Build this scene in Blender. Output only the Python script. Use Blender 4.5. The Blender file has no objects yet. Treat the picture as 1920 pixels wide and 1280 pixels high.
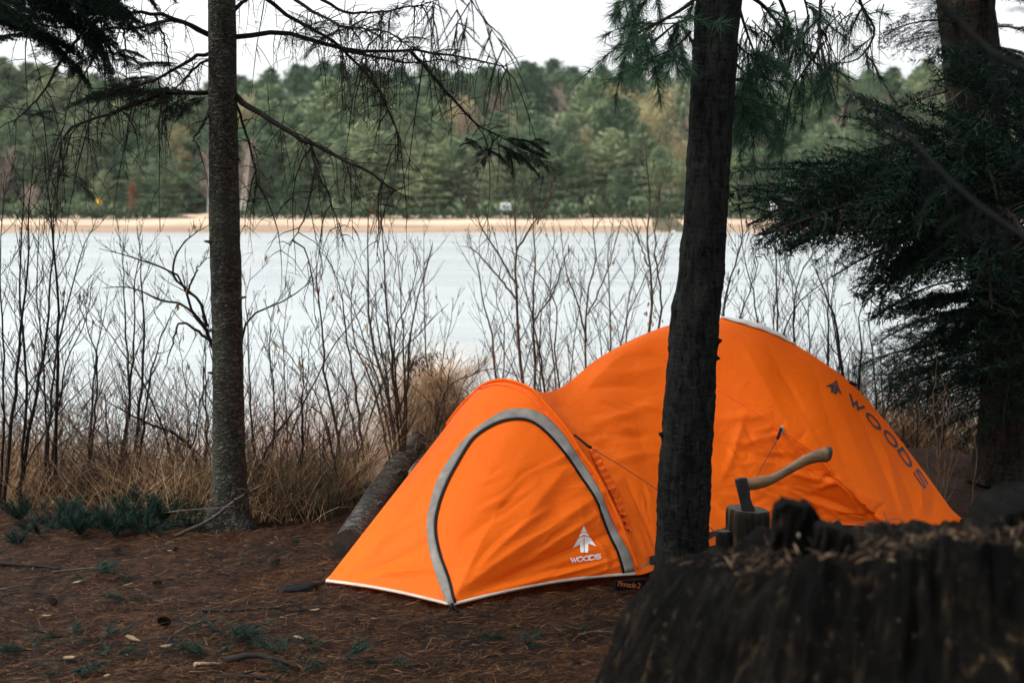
import bpy, bmesh, math, random
import numpy as np
from mathutils import Vector, Matrix, noise
from mathutils.bvhtree import BVHTree
R = math.radians
col = bpy.context.scene.collection
scene = bpy.context.scene

# ---------------------------------------------------------------- camera frame
F = 50.0 / 36.0 * 1920.0
EYE = Vector((0.0, 0.0, 1.65))
PITCH = math.atan(250.0 / F)
FWD = Vector((0, math.cos(PITCH), -math.sin(PITCH)))
UP = Vector((0, math.sin(PITCH), math.cos(PITCH)))

def ray(px, py):
    return Vector((1, 0, 0)) * ((px - 960) / F) + UP * ((640 - py) / F) + FWD

def at(px, py, Y):
    d = ray(px, py)
    return EYE + d * (Y / d.y)

def on_z(px, py, z=0.0):
    d = ray(px, py)
    return EYE + d * ((z - EYE.z) / d.z)

def proj(p):
    v = Vector(p) - EYE
    f = v.dot(FWD)
    return 960 + v.x / f * F, 640 - v.dot(UP) / f * F

# ---------------------------------------------------------------- object helpers
def tag(o, label=None, cat=None, group=None, kind=None):
    if label: o['label'] = label
    if cat: o['category'] = cat
    if group: o['group'] = group
    if kind: o['kind'] = kind
    return o

def empty(name, loc=(0, 0, 0)):
    o = bpy.data.objects.new(name, None)
    o.location = loc
    o.empty_display_size = 0.1
    col.objects.link(o)
    return o

def link(name, me, parent=None):
    o = bpy.data.objects.new(name, me)
    col.objects.link(o)
    if parent is not None:
        o.parent = parent
        o.matrix_parent_inverse = Matrix.Translation(parent.location).inverted()
    return o

def np_mesh(name, V, tris=None, quads=None, mats=(), tri_mi=0, quad_mi=0, smooth=False):
    """A mesh from arrays: V (n,3), tris (m,3), quads (k,4)."""
    me = bpy.data.meshes.new(name)
    V = np.asarray(V, np.float32).reshape(-1, 3)
    tris = np.zeros((0, 3), np.int32) if tris is None or len(tris) == 0 else np.asarray(tris, np.int32).reshape(-1, 3)
    quads = np.zeros((0, 4), np.int32) if quads is None or len(quads) == 0 else np.asarray(quads, np.int32).reshape(-1, 4)
    nt, nq = len(tris), len(quads)
    me.vertices.add(len(V)); me.vertices.foreach_set('co', V.ravel())
    me.loops.add(nt * 3 + nq * 4)
    me.loops.foreach_set('vertex_index', np.concatenate([tris.ravel(), quads.ravel()]))
    me.polygons.add(nt + nq)
    me.polygons.foreach_set('loop_start', np.concatenate([np.arange(nt) * 3, nt * 3 + np.arange(nq) * 4]).astype(np.int32))
    mi = np.concatenate([np.broadcast_to(np.asarray(tri_mi, np.int32), (nt,)), np.broadcast_to(np.asarray(quad_mi, np.int32), (nq,))])
    for m in mats: me.materials.append(m)
    me.polygons.foreach_set('material_index', mi.astype(np.int32))
    me.polygons.foreach_set('use_smooth', np.full(nt + nq, smooth))
    me.update(calc_edges=True); me.validate()
    return me

class MB:
    """Collects tubes, grids and polygons into one mesh."""
    def __init__(self): self.v = []; self.f = []; self.mi = []; self.sm = []
    def face(self, idx, m=0, s=False): self.f.append(tuple(idx)); self.mi.append(m); self.sm.append(s)
    def poly(self, pts, m=0):
        n = len(self.v); self.v += [tuple(p) for p in pts]; self.face(range(n, n + len(pts)), m)
    def tube(self, pts, radii, sides=5, m=0, cap=True, smooth=True, flat=None):
        pts = [Vector(p) for p in pts]
        if len(pts) < 2: return
        if not hasattr(radii, '__len__'): radii = [radii] * len(pts)
        n0 = len(self.v)
        t = (pts[1] - pts[0]).normalized()
        a = Vector((0, 0, 1)) if abs(t.z) < 0.9 else Vector((1, 0, 0))
        u = t.cross(a).normalized()
        for i, p in enumerate(pts):
            if i == 0: t = pts[1] - pts[0]
            elif i == len(pts) - 1: t = pts[i] - pts[i - 1]
            else: t = pts[i + 1] - pts[i - 1]
            if t.length < 1e-9: t = Vector((0, 0, 1))
            t.normalize()
            u = (u - t * u.dot(t))
            if u.length < 1e-6: u = t.orthogonal()
            u.normalize(); w = t.cross(u)
            r = radii[i]
            for k in range(sides):
                an = 2 * math.pi * k / sides
                self.v.append(tuple(p + u * (math.cos(an) * r) + w * (math.sin(an) * r)))
        for i in range(len(pts) - 1):
            for k in range(sides):
                a0 = n0 + i * sides + k; a1 = n0 + i * sides + (k + 1) % sides
                self.face((a0, a1, a1 + sides, a0 + sides), m, smooth)
        if cap:
            self.face([n0 + k for k in reversed(range(sides))], m)
            e = n0 + (len(pts) - 1) * sides
            self.face([e + k for k in range(sides)], m)
    def grid(self, P, m=0, smooth=True, flip=False):
        """P[i][j] points."""
        n0 = len(self.v); nj = len(P[0])
        for row in P: self.v += [tuple(p) for p in row]
        for i in range(len(P) - 1):
            for j in range(nj - 1):
                a = n0 + i * nj + j
                q = (a, a + 1, a + nj + 1, a + nj)
                self.face(q[::-1] if flip else q, m, smooth)
    def box(self, c, s, rot=None, m=0, bevel=0.0):
        c = Vector(c); M = rot or Matrix.Identity(3)
        n0 = len(self.v)
        for x, y, z in ((-1,-1,-1),(1,-1,-1),(1,1,-1),(-1,1,-1),(-1,-1,1),(1,-1,1),(1,1,1),(-1,1,1)):
            self.v.append(tuple(c + M @ Vector((x * s[0] / 2, y * s[1] / 2, z * s[2] / 2))))
        for q in ((3,2,1,0),(4,5,6,7),(0,1,5,4),(1,2,6,5),(2,3,7,6),(3,0,4,7)):
            self.face([n0 + k for k in q], m)
    def mesh(self, name, mats):
        me = bpy.data.meshes.new(name)
        me.from_pydata(self.v, [], self.f)
        for mm in (mats if isinstance(mats, (list, tuple)) else [mats]): me.materials.append(mm)
        me.polygons.foreach_set('material_index', self.mi)
        me.polygons.foreach_set('use_smooth', self.sm)
        me.update()
        return me
    def build(self, name, mats, parent=None):
        return link(name, self.mesh(name, mats), parent)

def weld(me, d=1e-4, recalc=True):
    bm = bmesh.new(); bm.from_mesh(me)
    bmesh.ops.remove_doubles(bm, verts=bm.verts, dist=d)
    if recalc: bmesh.ops.recalc_face_normals(bm, faces=bm.faces)
    bm.to_mesh(me); bm.free(); me.update()

def catmull(P, n):
    """Resample control points P (k,3) to n points, uniform in the control parameter."""
    P = np.asarray([tuple(p) for p in P], float); k = len(P)
    t = np.linspace(0, k - 1, n); i = np.minimum(t.astype(int), k - 2); f = (t - i)[:, None]
    p1 = P[i]; p2 = P[i + 1]
    p0 = np.where((i > 0)[:, None], P[np.maximum(i - 1, 0)], 2 * p1 - p2)
    p3 = np.where((i < k - 2)[:, None], P[np.minimum(i + 2, k - 1)], 2 * p2 - p1)
    return 0.5 * ((2 * p1) + (-p0 + p2) * f + (2 * p0 - 5 * p1 + 4 * p2 - p3) * f ** 2 + (-p0 + 3 * p1 - 3 * p2 + p3) * f ** 3)

def resample(P, n):
    """Resample by arc length after smoothing."""
    Q = catmull(P, max(n * 4, 60)); d = np.r_[0, np.cumsum(np.linalg.norm(np.diff(Q, axis=0), axis=1))]
    s = np.linspace(0, d[-1], n)
    return np.stack([np.interp(s, d, Q[:, c]) for c in range(Q.shape[1])], 1)

def smooth01(a, b, x):
    t = min(max((x - a) / (b - a), 0.0), 1.0)
    return t * t * (3 - 2 * t)

# ---------------------------------------------------------------- materials
class NT:
    def __init__(self, name):
        self.m = bpy.data.materials.new(name); self.m.use_nodes = True
        self.t = self.m.node_tree; self.n = self.t.nodes; self.l = self.t.links
        self.b = self.n['Principled BSDF']; self.out = self.n['Material Output']
    def node(self, typ, **kw):
        n = self.n.new(typ)
        for k, v in kw.items():
            if k.startswith('i_'):
                key = k[2:].replace('_', ' ')
                n.inputs[key].default_value = v
            else: setattr(n, k, v)
        return n
    def link(self, a, b): self.l.new(a, b)
    def coords(self, scale=(1, 1, 1), rot=(0, 0, 0), kind='Object'):
        tc = self.node('ShaderNodeTexCoord'); mp = self.node('ShaderNodeMapping')
        mp.inputs['Scale'].default_value = scale; mp.inputs['Rotation'].default_value = rot
        self.link(tc.outputs[kind], mp.inputs[0]); return mp.outputs[0]
    def noise(self, vec, scale=5, detail=4, rough=0.55, dist=0.0):
        n = self.node('ShaderNodeTexNoise', i_Scale=scale, i_Detail=detail, i_Roughness=rough, i_Distortion=dist)
        self.link(vec, n.inputs['Vector']); return n.outputs['Fac']
    def ramp(self, fac, stops, interp='LINEAR'):
        r = self.node('ShaderNodeValToRGB'); r.color_ramp.interpolation = interp
        while len(r.color_ramp.elements) < len(stops): r.color_ramp.elements.new(0.5)
        for e, (p, c) in zip(r.color_ramp.elements, stops):
            e.position = p; e.color = (*c, 1) if len(c) == 3 else c
        self.link(fac, r.inputs[0]); return r.outputs[0]
    def mix(self, fac, a, b, mode='MIX'):
        x = self.node('ShaderNodeMix', data_type='RGBA', blend_type=mode)
        for sock, v in ((x.inputs[0], fac), (x.inputs[6], a), (x.inputs[7], b)):
            if hasattr(v, 'links'): self.link(v, sock)
            elif not hasattr(v, '__len__'): sock.default_value = v
            else: sock.default_value = (*v, 1) if len(v) == 3 else v
        return x.outputs[2]
    def math(self, op, a, b=None, c=None):
        x = self.node('ShaderNodeMath', operation=op)
        for sock, v in zip(x.inputs, (a, b, c)):
            if v is None: continue
            if hasattr(v, 'links'): self.link(v, sock)
            else: sock.default_value = v
        return x.outputs[0]
    def bump(self, h, strength=0.5, dist=0.01, prev=None):
        b = self.node('ShaderNodeBump', i_Strength=strength, i_Distance=dist)
        self.link(h, b.inputs['Height'])
        if prev is not None: self.link(prev, b.inputs['Normal'])
        return b.outputs[0]
    def set(self, color=None, rough=None, normal=None, spec=None, **kw):
        for key, v in (('Base Color', color), ('Roughness', rough), ('Normal', normal), ('Specular IOR Level', spec)):
            if v is None: continue
            if hasattr(v, 'links'): self.link(v, self.b.inputs[key])
            else: self.b.inputs[key].default_value = (*v, 1) if hasattr(v, '__len__') and len(v) == 3 else v
        return self

def island_mat(name, stops, rough=0.7, spec=0.25, trans=0.0, objvar=0.0, scale=None):
    """Foliage and litter: colour varies per loose piece (and per object)."""
    t = NT(name)
    g = t.node('ShaderNodeNewGeometry')
    fac = g.outputs['Random Per Island']
    if objvar:
        oi = t.node('ShaderNodeObjectInfo')
        fac = t.math('ADD', t.math('MULTIPLY', fac, 1 - objvar), t.math('MULTIPLY', oi.outputs['Random'], objvar))
    c = t.ramp(fac, stops)
    if scale:
        nz = t.noise(t.coords(), scale, 2)
        c = t.mix(1.0, c, t.ramp(nz, [(0.3, (0.55, 0.55, 0.55)), (0.7, (1.3, 1.3, 1.3))]), 'MULTIPLY')
    t.set(c, rough, spec=spec)
    if trans:
        tr = t.node('ShaderNodeBsdfTranslucent'); t.link(c, tr.inputs[0])
        mx = t.node('ShaderNodeMixShader'); mx.inputs[0].default_value = trans
        t.link(t.b.outputs[0], mx.inputs[1]); t.link(tr.outputs[0], mx.inputs[2]); t.link(mx.outputs[0], t.out.inputs[0])
    return t.m

def plain(name, c, rough=0.6, spec=0.4, var=0.0, scale=30, bump=0.0):
    t = NT(name)
    if var or bump:
        nz = t.noise(t.coords(), scale, 5)
        lo = tuple(x * (1 - var) for x in c); hi = tuple(min(1, x * (1 + var)) for x in c)
        t.set(t.ramp(nz, [(0.3, lo), (0.7, hi)]), rough, spec=spec)
        if bump: t.set(normal=t.bump(nz, bump, 0.01))
    else: t.set(c, rough, spec=spec)
    return t.m
# ---------------------------------------------------------------- world, sun, camera
w = bpy.data.worlds.new('World'); scene.world = w; w.use_nodes = True
nt = w.node_tree; bg = nt.nodes['Background']
sky = nt.nodes.new('ShaderNodeTexSky'); sky.sky_type = 'NISHITA'; sky.sun_disc = False
SUN_EL, SUN_AZ = R(54), R(-98)      # high on the open side of the clearing
sky.sun_elevation = SUN_EL; sky.sun_rotation = SUN_AZ
sky.air_density = 1.0; sky.dust_density = 4.0; sky.ozone_density = 1.0
hs = nt.nodes.new('ShaderNodeHueSaturation'); hs.inputs['Saturation'].default_value = 0.16
nt.links.new(sky.outputs[0], hs.inputs['Color']); nt.links.new(hs.outputs[0], bg.inputs[0])
bg.inputs[1].default_value = 0.15
sun = bpy.data.lights.new('sun', 'SUN'); sun.energy = 1.15; sun.angle = R(12); sun.color = (1, 0.95, 0.88)
so = bpy.data.objects.new('sun', sun); col.objects.link(so)
sd = Vector((math.sin(SUN_AZ) * math.cos(SUN_EL), math.cos(SUN_AZ) * math.cos(SUN_EL), math.sin(SUN_EL)))
so.rotation_euler = sd.to_track_quat('Z', 'Y').to_euler()
cam = bpy.data.cameras.new('camera'); co = bpy.data.objects.new('camera', cam); col.objects.link(co)
co.location = EYE; co.rotation_euler = (R(90) - PITCH, 0, 0)
cam.lens = 50; cam.sensor_width = 36; cam.clip_start = 0.05; cam.clip_end = 3000
cam.dof.use_dof = True; cam.dof.focus_distance = 6.4; cam.dof.aperture_fstop = 3.2
scene.camera = co
scene.view_settings.view_transform = 'Standard'; scene.view_settings.look = 'None'
scene.view_settings.exposure = 1.3; scene.view_settings.gamma = 1
scene.cycles.use_denoising = True
scene.cycles.max_bounces = 8; scene.cycles.transparent_max_bounces = 8

# ---------------------------------------------------------------- ground
WATER = -0.9
def bank_y(x):                      # where the campsite ends and the bank falls to the lake
    return 7.9 + 2.2 * smooth01(-0.6, 1.4, x) + 0.25 * math.sin(x * 1.3)
def ground_z(x, y, fine=True):
    if y < 60:
        b = bank_y(x)
        z = -1.6 * smooth01(b, b + 5.5, y) - 1.2 * smooth01(b + 4, b + 20, y)
        if fine and y > 3 and abs(x) < 8:
            z += 0.030 * noise.noise((x * 1.1, y * 1.1, 3.3)) + 0.020 * noise.noise((x * 4.5, y * 4.5, 9.1)) + 0.016 * noise.noise((x * 11, y * 11, 1.7))
            z += 0.10 * smooth01(7.4, 9.0, y) * noise.noise((x * 1.7, y * 1.7, 6.0))
        return z
    z = -2.8 + 1.9 * smooth01(120, 150, y)
    if y > 150:
        z = WATER - 0.06 + 0.10 * noise.noise((x * 0.13, 4.2, 1)) + 1.40 * smooth01(148.2, 164, y) + 0.25 * smooth01(164, 172, y)
        z += 3.0 * smooth01(172, 215, y) + 24 * smooth01(215, 600, y)
        z += (6.0 * smooth01(18, 70, x) + 1.5 * smooth01(-20, -60, x)) * smooth01(176, 215, y)
        z += 0.15 * noise.noise((x * 0.07, y * 0.07, 0))
    return z
def lines(*segs):
    out = []
    for a, b, s in segs: out += list(np.arange(a, b, s))
    return out + [segs[-1][1]]
xs = lines((-700, -60, 40), (-60, -8, 6), (-8, -4.4, 0.5), (-4.4, 4.4, 0.055), (4.4, 8, 0.5), (8, 60, 6), (60, 700, 40))
ys = lines((-40, 0, 8), (0, 4, 0.5), (4, 9.5, 0.05), (9.5, 17, 0.25), (17, 40, 4), (40, 120, 20), (120, 150, 5), (150, 176, 1.3), (176, 260, 6), (260, 1000, 60))
V = np.array([(x, y, ground_z(x, y)) for y in ys for x in xs])
nx = len(xs); I = np.arange(len(ys) - 1)[:, None] * nx + np.arange(nx - 1)[None, :]
Q = np.stack([I, I + 1, I + nx + 1, I + nx], -1).reshape(-1, 4)

t = NT('needle_floor')
v = t.coords()
big = t.noise(v, 1.6, 5, 0.6); mid = t.noise(v, 22, 6, 0.72)
fib = t.noise(t.coords((34, 150, 34), (0, 0, 0.6)), 1.0, 4, 0.7, 1.5)
fib2 = t.noise(t.coords((150, 30, 40), (0, 0, -0.5)), 1.0, 4, 0.7, 1.5)
f = t.math('ADD', t.math('MULTIPLY', fib, 0.5), t.math('MULTIPLY', fib2, 0.5))
c = t.ramp(f, [(0.38, (0.003, 0.0018, 0.001)), (0.48, (0.0125, 0.0052, 0.0015)), (0.56, (0.046, 0.0185, 0.0048)), (0.68, (0.14, 0.060, 0.017))])
c = t.mix(1.0, c, t.ramp(mid, [(0.38, (0.22, 0.22, 0.22)), (0.62, (1.5, 1.4, 1.3))]), 'MULTIPLY')
c = t.mix(1.0, c, t.ramp(big, [(0.36, (0.30, 0.34, 0.34)), (0.64, (1.45, 1.3, 1.15))]), 'MULTIPLY')
sx = t.node('ShaderNodeSeparateXYZ'); t.link(t.coords(), sx.inputs[0])
far = t.node('ShaderNodeMapRange', i_From_Min=60.0, i_From_Max=100.0); t.link(sx.outputs[1], far.inputs[0])
c = t.mix(far.outputs[0], c, t.ramp(t.noise(v, 0.25, 5), [(0.35, (0.035, 0.04, 0.022)), (0.65, (0.085, 0.07, 0.042))]))
h = t.math('ADD', t.math('MULTIPLY', f, 0.5), mid)
t.set(c, 0.85, t.bump(h, 0.9, 0.02), 0.15)
M_GROUND = t.m
tag(link('ground', np_mesh('ground', V, quads=Q, mats=[M_GROUND], smooth=True)), kind='structure')

# far beach: a sheet of sand just above the ground
t = NT('beach_sand'); v = t.coords((1, 1, 1))
sx = t.node('ShaderNodeSeparateXYZ'); t.link(v, sx.inputs[0])
c = t.ramp(t.noise(t.coords((0.06, 0.5, 1)), 1.0, 5), [(0.35, (0.34, 0.25, 0.18)), (0.65, (0.50, 0.385, 0.285))])
wet = t.math('ADD', sx.outputs[2], t.math('MULTIPLY', t.noise(t.coords((0.15, 0.6, 1)), 1.0, 4), 0.5))
c = t.mix(1.0, c, t.ramp(wet, [(0.0, (0.6, 0.58, 0.55)), (0.05, (1, 1, 1))]), 'MULTIPLY')
c = t.mix(t.ramp(t.noise(t.coords((0.9, 2.0, 1)), 1.0, 4, .7), [(0.62, (0, 0, 0)), (0.7, (.6, .6, .6))]), c, (0.11, 0.085, 0.055))
t.set(c, 0.9, spec=0.1); M_SAND = t.m
bx = list(np.arange(-95, 96, 1.6)); mb = MB(); rows = []
for k in range(13):
    f = k / 12; row = []
    for x in bx:
        y0 = 147.0 + 0.8 * noise.noise((x * 0.11, 9, 0)); y1 = 163.2 + 1.4 * noise.noise((x * 0.08, 0, 4)) + 0.5 * noise.noise((x * 0.4, 2, 4)) - 1.5 * smooth01(-20, 30, x)
        y = y0 + (y1 - y0) * f
        row.append((x, y, ground_z(x, y) + 0.03 - (0.06 if k == 12 else 0)))
    rows.append(row)
mb.grid(rows); tag(mb.build('beach', M_SAND), kind='structure')

# sandy track climbing from the beach into the wood, and a bare sandy strip of road behind the hedge
def strip(name, pts, wid, mat, lift=0.02):
    P = resample(pts, 24); mb = MB(); rows = [[], [], []]
    for i in range(len(P)):
        tt = P[min(i + 1, len(P) - 1)] - P[max(i - 1, 0)]; n = np.array([-tt[1], tt[0]]); n /= np.linalg.norm(n)
        ww = wid * (0.8 + 0.4 * noise.noise((i * 0.3, 1, 2)))
        for r_, s in zip(rows, (-1, 0, 1)):
            q = P[i][:2] + n * s * ww
            r_.append((q[0], q[1], ground_z(q[0], q[1]) + lift + (0.25 if s == 0 else 0.0)))
    mb.grid(rows); return tag(mb.build(name, mat), kind='structure')
strip('path', [(-37.0, 162), (-36.6, 168), (-36.5, 175), (-35, 190), (-30, 215)], 2.1, M_SAND)
strip('road', [(-95, 168.3), (-60, 168.0), (-38, 167.6), (0, 168.2), (40, 168.4), (95, 169)], 1.3, M_SAND)

# lake: slightly ruffled sheet
t = NT('lake_water'); v = t.coords()
wv = t.noise(t.coords((0.35, 1.5, 1), (0, 0, 0.15)), 1.6, 6, 0.62, 0.4)
wv2 = t.noise(t.coords((0.05, 0.16, 1)), 1.0, 4, 0.55)
n1 = t.bump(wv, 1.0, 0.30); n2 = t.bump(wv2, 0.5, 0.6, n1)
gust = t.noise(t.coords((0.018, 0.11, 1), (0, 0, 0.05)), 1.0, 5, .6, .6)
t.set(t.ramp(gust, [(.3, (.35, .39, .40)), (.65, (.385, .425, .43))]), t.ramp(gust, [(.3, (.17,) * 3), (.65, (.24,) * 3)]), n2, 1.0); t.b.inputs['IOR'].default_value = 1.4
M_WATER = t.m
lx = lines((-700, -60, 80), (-60, 60, 10), (60, 700, 80)); ly = lines((7.0, 40, 3), (40, 149.9, 10))
mb = MB(); mb.grid([[(x, y, WATER) for x in lx] for y in ly]); tag(mb.build('lake_water', M_WATER), kind='structure')

# thin air over the lake
t = bpy.data.materials.new('haze'); t.use_nodes = True; nn = t.node_tree; nn.nodes.remove(nn.nodes['Principled BSDF'])
pv = nn.nodes.new('ShaderNodeVolumePrincipled'); pv.inputs['Color'].default_value = (0.90, 0.95, 0.95, 1); pv.inputs['Density'].default_value = 0.00010; pv.inputs['Anisotropy'].default_value = 0.2
nn.links.new(pv.outputs[0], nn.nodes['Material Output'].inputs['Volume'])
mb = MB(); mb.box((0, 485, 32), (1450, 1090, 76)); tag(mb.build('haze', t), 'thin pale haze hanging over the lake and the far wood', 'haze', kind='stuff')
scene.cycles.volume_bounces = 0
# ================================================================= TENT
def nylon(name, base, lo, trans=0.36, rough=0.6):
    t = NT(name); v = t.coords()
    wr = t.noise(t.coords((7, 7, 14), (0.4, 0.5, 0.3)), 1.0, 5, 0.55, 1.1)
    wr2 = t.noise(t.coords((16, 16, 34), (0.2, -0.6, 0.8)), 1.0, 4, 0.6, 1.6)
    ridge = t.math('ABSOLUTE', t.math('SUBTRACT', t.noise(t.coords((4.2, 4.2, 7.5), (0.7, 0.3, 0.2)), 1.0, 3, 0.6, 1.8), 0.5))
    h = t.math('ADD', t.math('ADD', t.math('MULTIPLY', wr, 0.55), t.math('MULTIPLY', wr2, 0.22)), t.math('MULTIPLY', ridge, 0.8))
    nz = t.noise(v, 3.5, 4)
    c = t.ramp(nz, [(0.3, lo), (0.7, base)])
    bm_ = t.bump(h, 0.3, 0.03)
    t.set(c, rough, bm_, 0.12)
    tr = t.node('ShaderNodeBsdfTranslucent'); t.link(c, tr.inputs[0]); t.link(bm_, tr.inputs['Normal'])
    mx = t.node('ShaderNodeMixShader'); mx.inputs[0].default_value = trans
    t.link(t.b.outputs[0], mx.inputs[1]); t.link(tr.outputs[0], mx.inputs[2]); t.link(mx.outputs[0], t.out.inputs[0])
    return t.m
M_FLY = nylon('orange_nylon', (0.87, 0.152, 0.006), (0.82, 0.138, 0.005))
M_TAPE = plain('grey_tape', (0.165, 0.155, 0.14), 0.7, 0.15, 0.3, 16, 0.4)
M_HEM = plain('hem_tape', (0.42, 0.37, 0.31), 0.7, 0.3, 0.15, 20)
M_SEAM = plain('seam_binding', (0.80, 0.085, 0.012), 0.6, 0.3, 0.25, 40)
M_ZIP = plain('zip_black', (0.006, 0.007, 0.008), 0.7, 0.08)
M_CORD = plain('cord_black', (0.02, 0.018, 0.018), 0.7, 0.2)
M_CORD2 = plain('cord_brown', (0.09, 0.035, 0.02), 0.7, 0.2)
M_VENT = plain('vent_white', (0.46, 0.43, 0.41), 0.6, 0.3, 0.15, 12, 0.3)
M_LOGO_W = plain('print_pale', (0.72, 0.66, 0.64), 0.5, 0.3, 0.08, 60)
M_LOGO_D = plain('print_dark', (0.030, 0.030, 0.042), 0.5, 0.3, 0.1, 60)
M_TUB = plain('groundsheet_dark', (0.02, 0.022, 0.024), 0.6, 0.3, 0.2, 15)
M_TAN = plain('print_orange', (0.34, 0.09, 0.02), 0.6, 0.2)

E = on_z(1200, 1077, 0.05); FF = Vector((-0.72, 7.22, 0.03))
C = on_z(846, 1136, 0.015); A = on_z(609, 1091, 0.02)
hv = (FF - E); hv.z = 0; hvn = Vector((-hv.y, hv.x, 0)).normalized()
def on_hoop(px, py):
    d = ray(px, py); tt = (E - EYE).dot(hvn) / d.dot(hvn); return EYE + d * tt
near = [(1194, 1074), (1178, 1017), (1161, 973), (1141, 932), (1117, 887), (1092, 851), (1072, 818), (1048, 786), (1023, 757), (999, 732), (966, 717), (938, 713)]
farp = [(909, 721), (885, 741), (861, 766), (836, 800)]
H = [on_hoop(*p) for p in near + farp]
H[0] = E.copy()
# rest of the far leg mirrors the near one
smid = 0.5
def hs_(p): return (p - E).dot(hv.normalized()) / hv.length
for p in ((816, 829), (795, 860), (772, 895), (750, 930), (732, 962), (716, 990)): H.append(on_hoop(*p))
H.append(FF.copy())
HO = resample(H, 121)
# fraction of the hoop at its top, and where the front point's tension line meets it
def frac_near(p):
    d = np.linalg.norm(HO - np.array(p), axis=1); return d.argmin() / (len(HO) - 1)
f_top = frac_near(on_hoop(938, 713)); f_A = frac_near(on_hoop(838, 797)); f_C = frac_near(on_hoop(1035, 770))

def lerp(a, b, t): return a + (b - a) * t
def hem_pt(c):
    if c < f_C:
        t = c / f_C; p = lerp(E, C, t); p = p + Vector((0, 0, 0.025 * math.sin(math.pi * t))); return p
    if c < f_A:
        t = (c - f_C) / (f_A - f_C); p = lerp(C, A, t); return p + Vector((0, 0, 0.012 * math.sin(math.pi * t)))
    return lerp(A, FF, (c - f_A) / (1 - f_A))
def hoop_pt(c):
    x = c * (len(HO) - 1); i = min(int(x), len(HO) - 2); return Vector(HO[i] * (1 - (x - i)) + HO[i + 1] * (x - i))

# creases read from the cloth: start, end, width (px of the photo's scale), height
FOLDS = [(868, 1105, 1150, 905, 16, .012), (880, 1118, 1165, 985, 12, -.014), (900, 1122, 1165, 1040, 9, .012), (960, 1080, 1150, 1050, 10, -.009),
         (960, 1000, 1075, 870, 22, .010), (870, 1010, 990, 900, 18, -.008), (640, 1080, 800, 960, 10, .008), (650, 1085, 815, 1010, 9, -.008),
         (660, 1090, 825, 1060, 9, .008), (690, 1050, 850, 830, 12, .006), (740, 990, 880, 800, 12, -.005), (1000, 1050, 1120, 960, 9, .008),
         (905, 1060, 1010, 960, 10, .007), (1040, 1090, 1170, 1060, 7, .007), (1010, 880, 1060, 1000, 26, -.006),
         (1110, 790, 1240, 760, 9, .006), (1120, 815, 1240, 812, 9, -.006), (1130, 870, 1235, 850, 9, .006), (1150, 920, 1215, 1040, 9, .008), (1180, 900, 1230, 1030, 9, -.008),
         (1140, 700, 1240, 690, 10, .006), (1100, 730, 1230, 720, 10, -.006), (1160, 960, 1200, 1060, 7, .007),
         (1340, 790, 1440, 775, 10, .007), (1340, 830, 1480, 860, 12, -.009), (1400, 780, 1350, 900, 10, .007), (1340, 880, 1470, 935, 10, .008), (1450, 900, 1600, 960, 9, -.009),
         (1480, 880, 1560, 905, 9, .008), (1500, 930, 1650, 985, 9, .008), (1430, 960, 1560, 975, 8, -.008), (1340, 950, 1400, 1000, 8, .008), (1500, 850, 1530, 920, 9, -.007),
         (1690, 1005, 1560, 740, 16, 0.0035), (1700, 1005, 1610, 760, 9, -0.0035), (1710, 1005, 1650, 830, 8, 0.0040), (1725, 1005, 1690, 880, 8, -0.0045), (1740, 1000, 1725, 900, 8, 0.0045),
         (1760, 1000, 1745, 920, 8, -0.0045), (1590, 960, 1480, 700, 14, 0.0025), (1620, 970, 1530, 700, 12, -0.0025), (1780, 1000, 1765, 950, 7, 0.0035), (1400, 650, 1500, 860, 18, .004), (1450, 660, 1560, 880, 14, -.004)]
rnd = random.Random(5)
for k in range(70):                 # small random creases in the slack lower panel
    x = rnd.uniform(1330, 1600); y = rnd.uniform(max(770, 700 + (x - 1330) * 0.8), 1010); a = rnd.uniform(-0.6, 0.9); l = rnd.uniform(25, 80)
    FOLDS.append((x, y, x + l * math.cos(a), y + l * math.sin(a), rnd.uniform(3.5, 6), rnd.choice((-1, 1)) * rnd.uniform(.003, .0065)))
for k in range(46):
    x = rnd.uniform(1080, 1240); y = rnd.uniform(740, 1040); a = rnd.uniform(-0.35, 0.35) + (1.1 if y > 880 else 0); l = rnd.uniform(25, 80)
    FOLDS.append((x, y, x + l * math.cos(a), y + l * math.sin(a), rnd.uniform(3.5, 6), rnd.choice((-1, 1)) * rnd.uniform(.002, .0045)))
for k in range(34):
    x = rnd.uniform(880, 1130); y = rnd.uniform(860, 1100); a = -rnd.uniform(0.35, 0.75); l = rnd.uniform(30, 110)
    FOLDS.append((x, y, x + l * math.cos(a), y + l * math.sin(a), rnd.uniform(3.5, 6.5), rnd.choice((-1, 1)) * rnd.uniform(.0015, .0035)))
FA = np.array(FOLDS)
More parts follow.
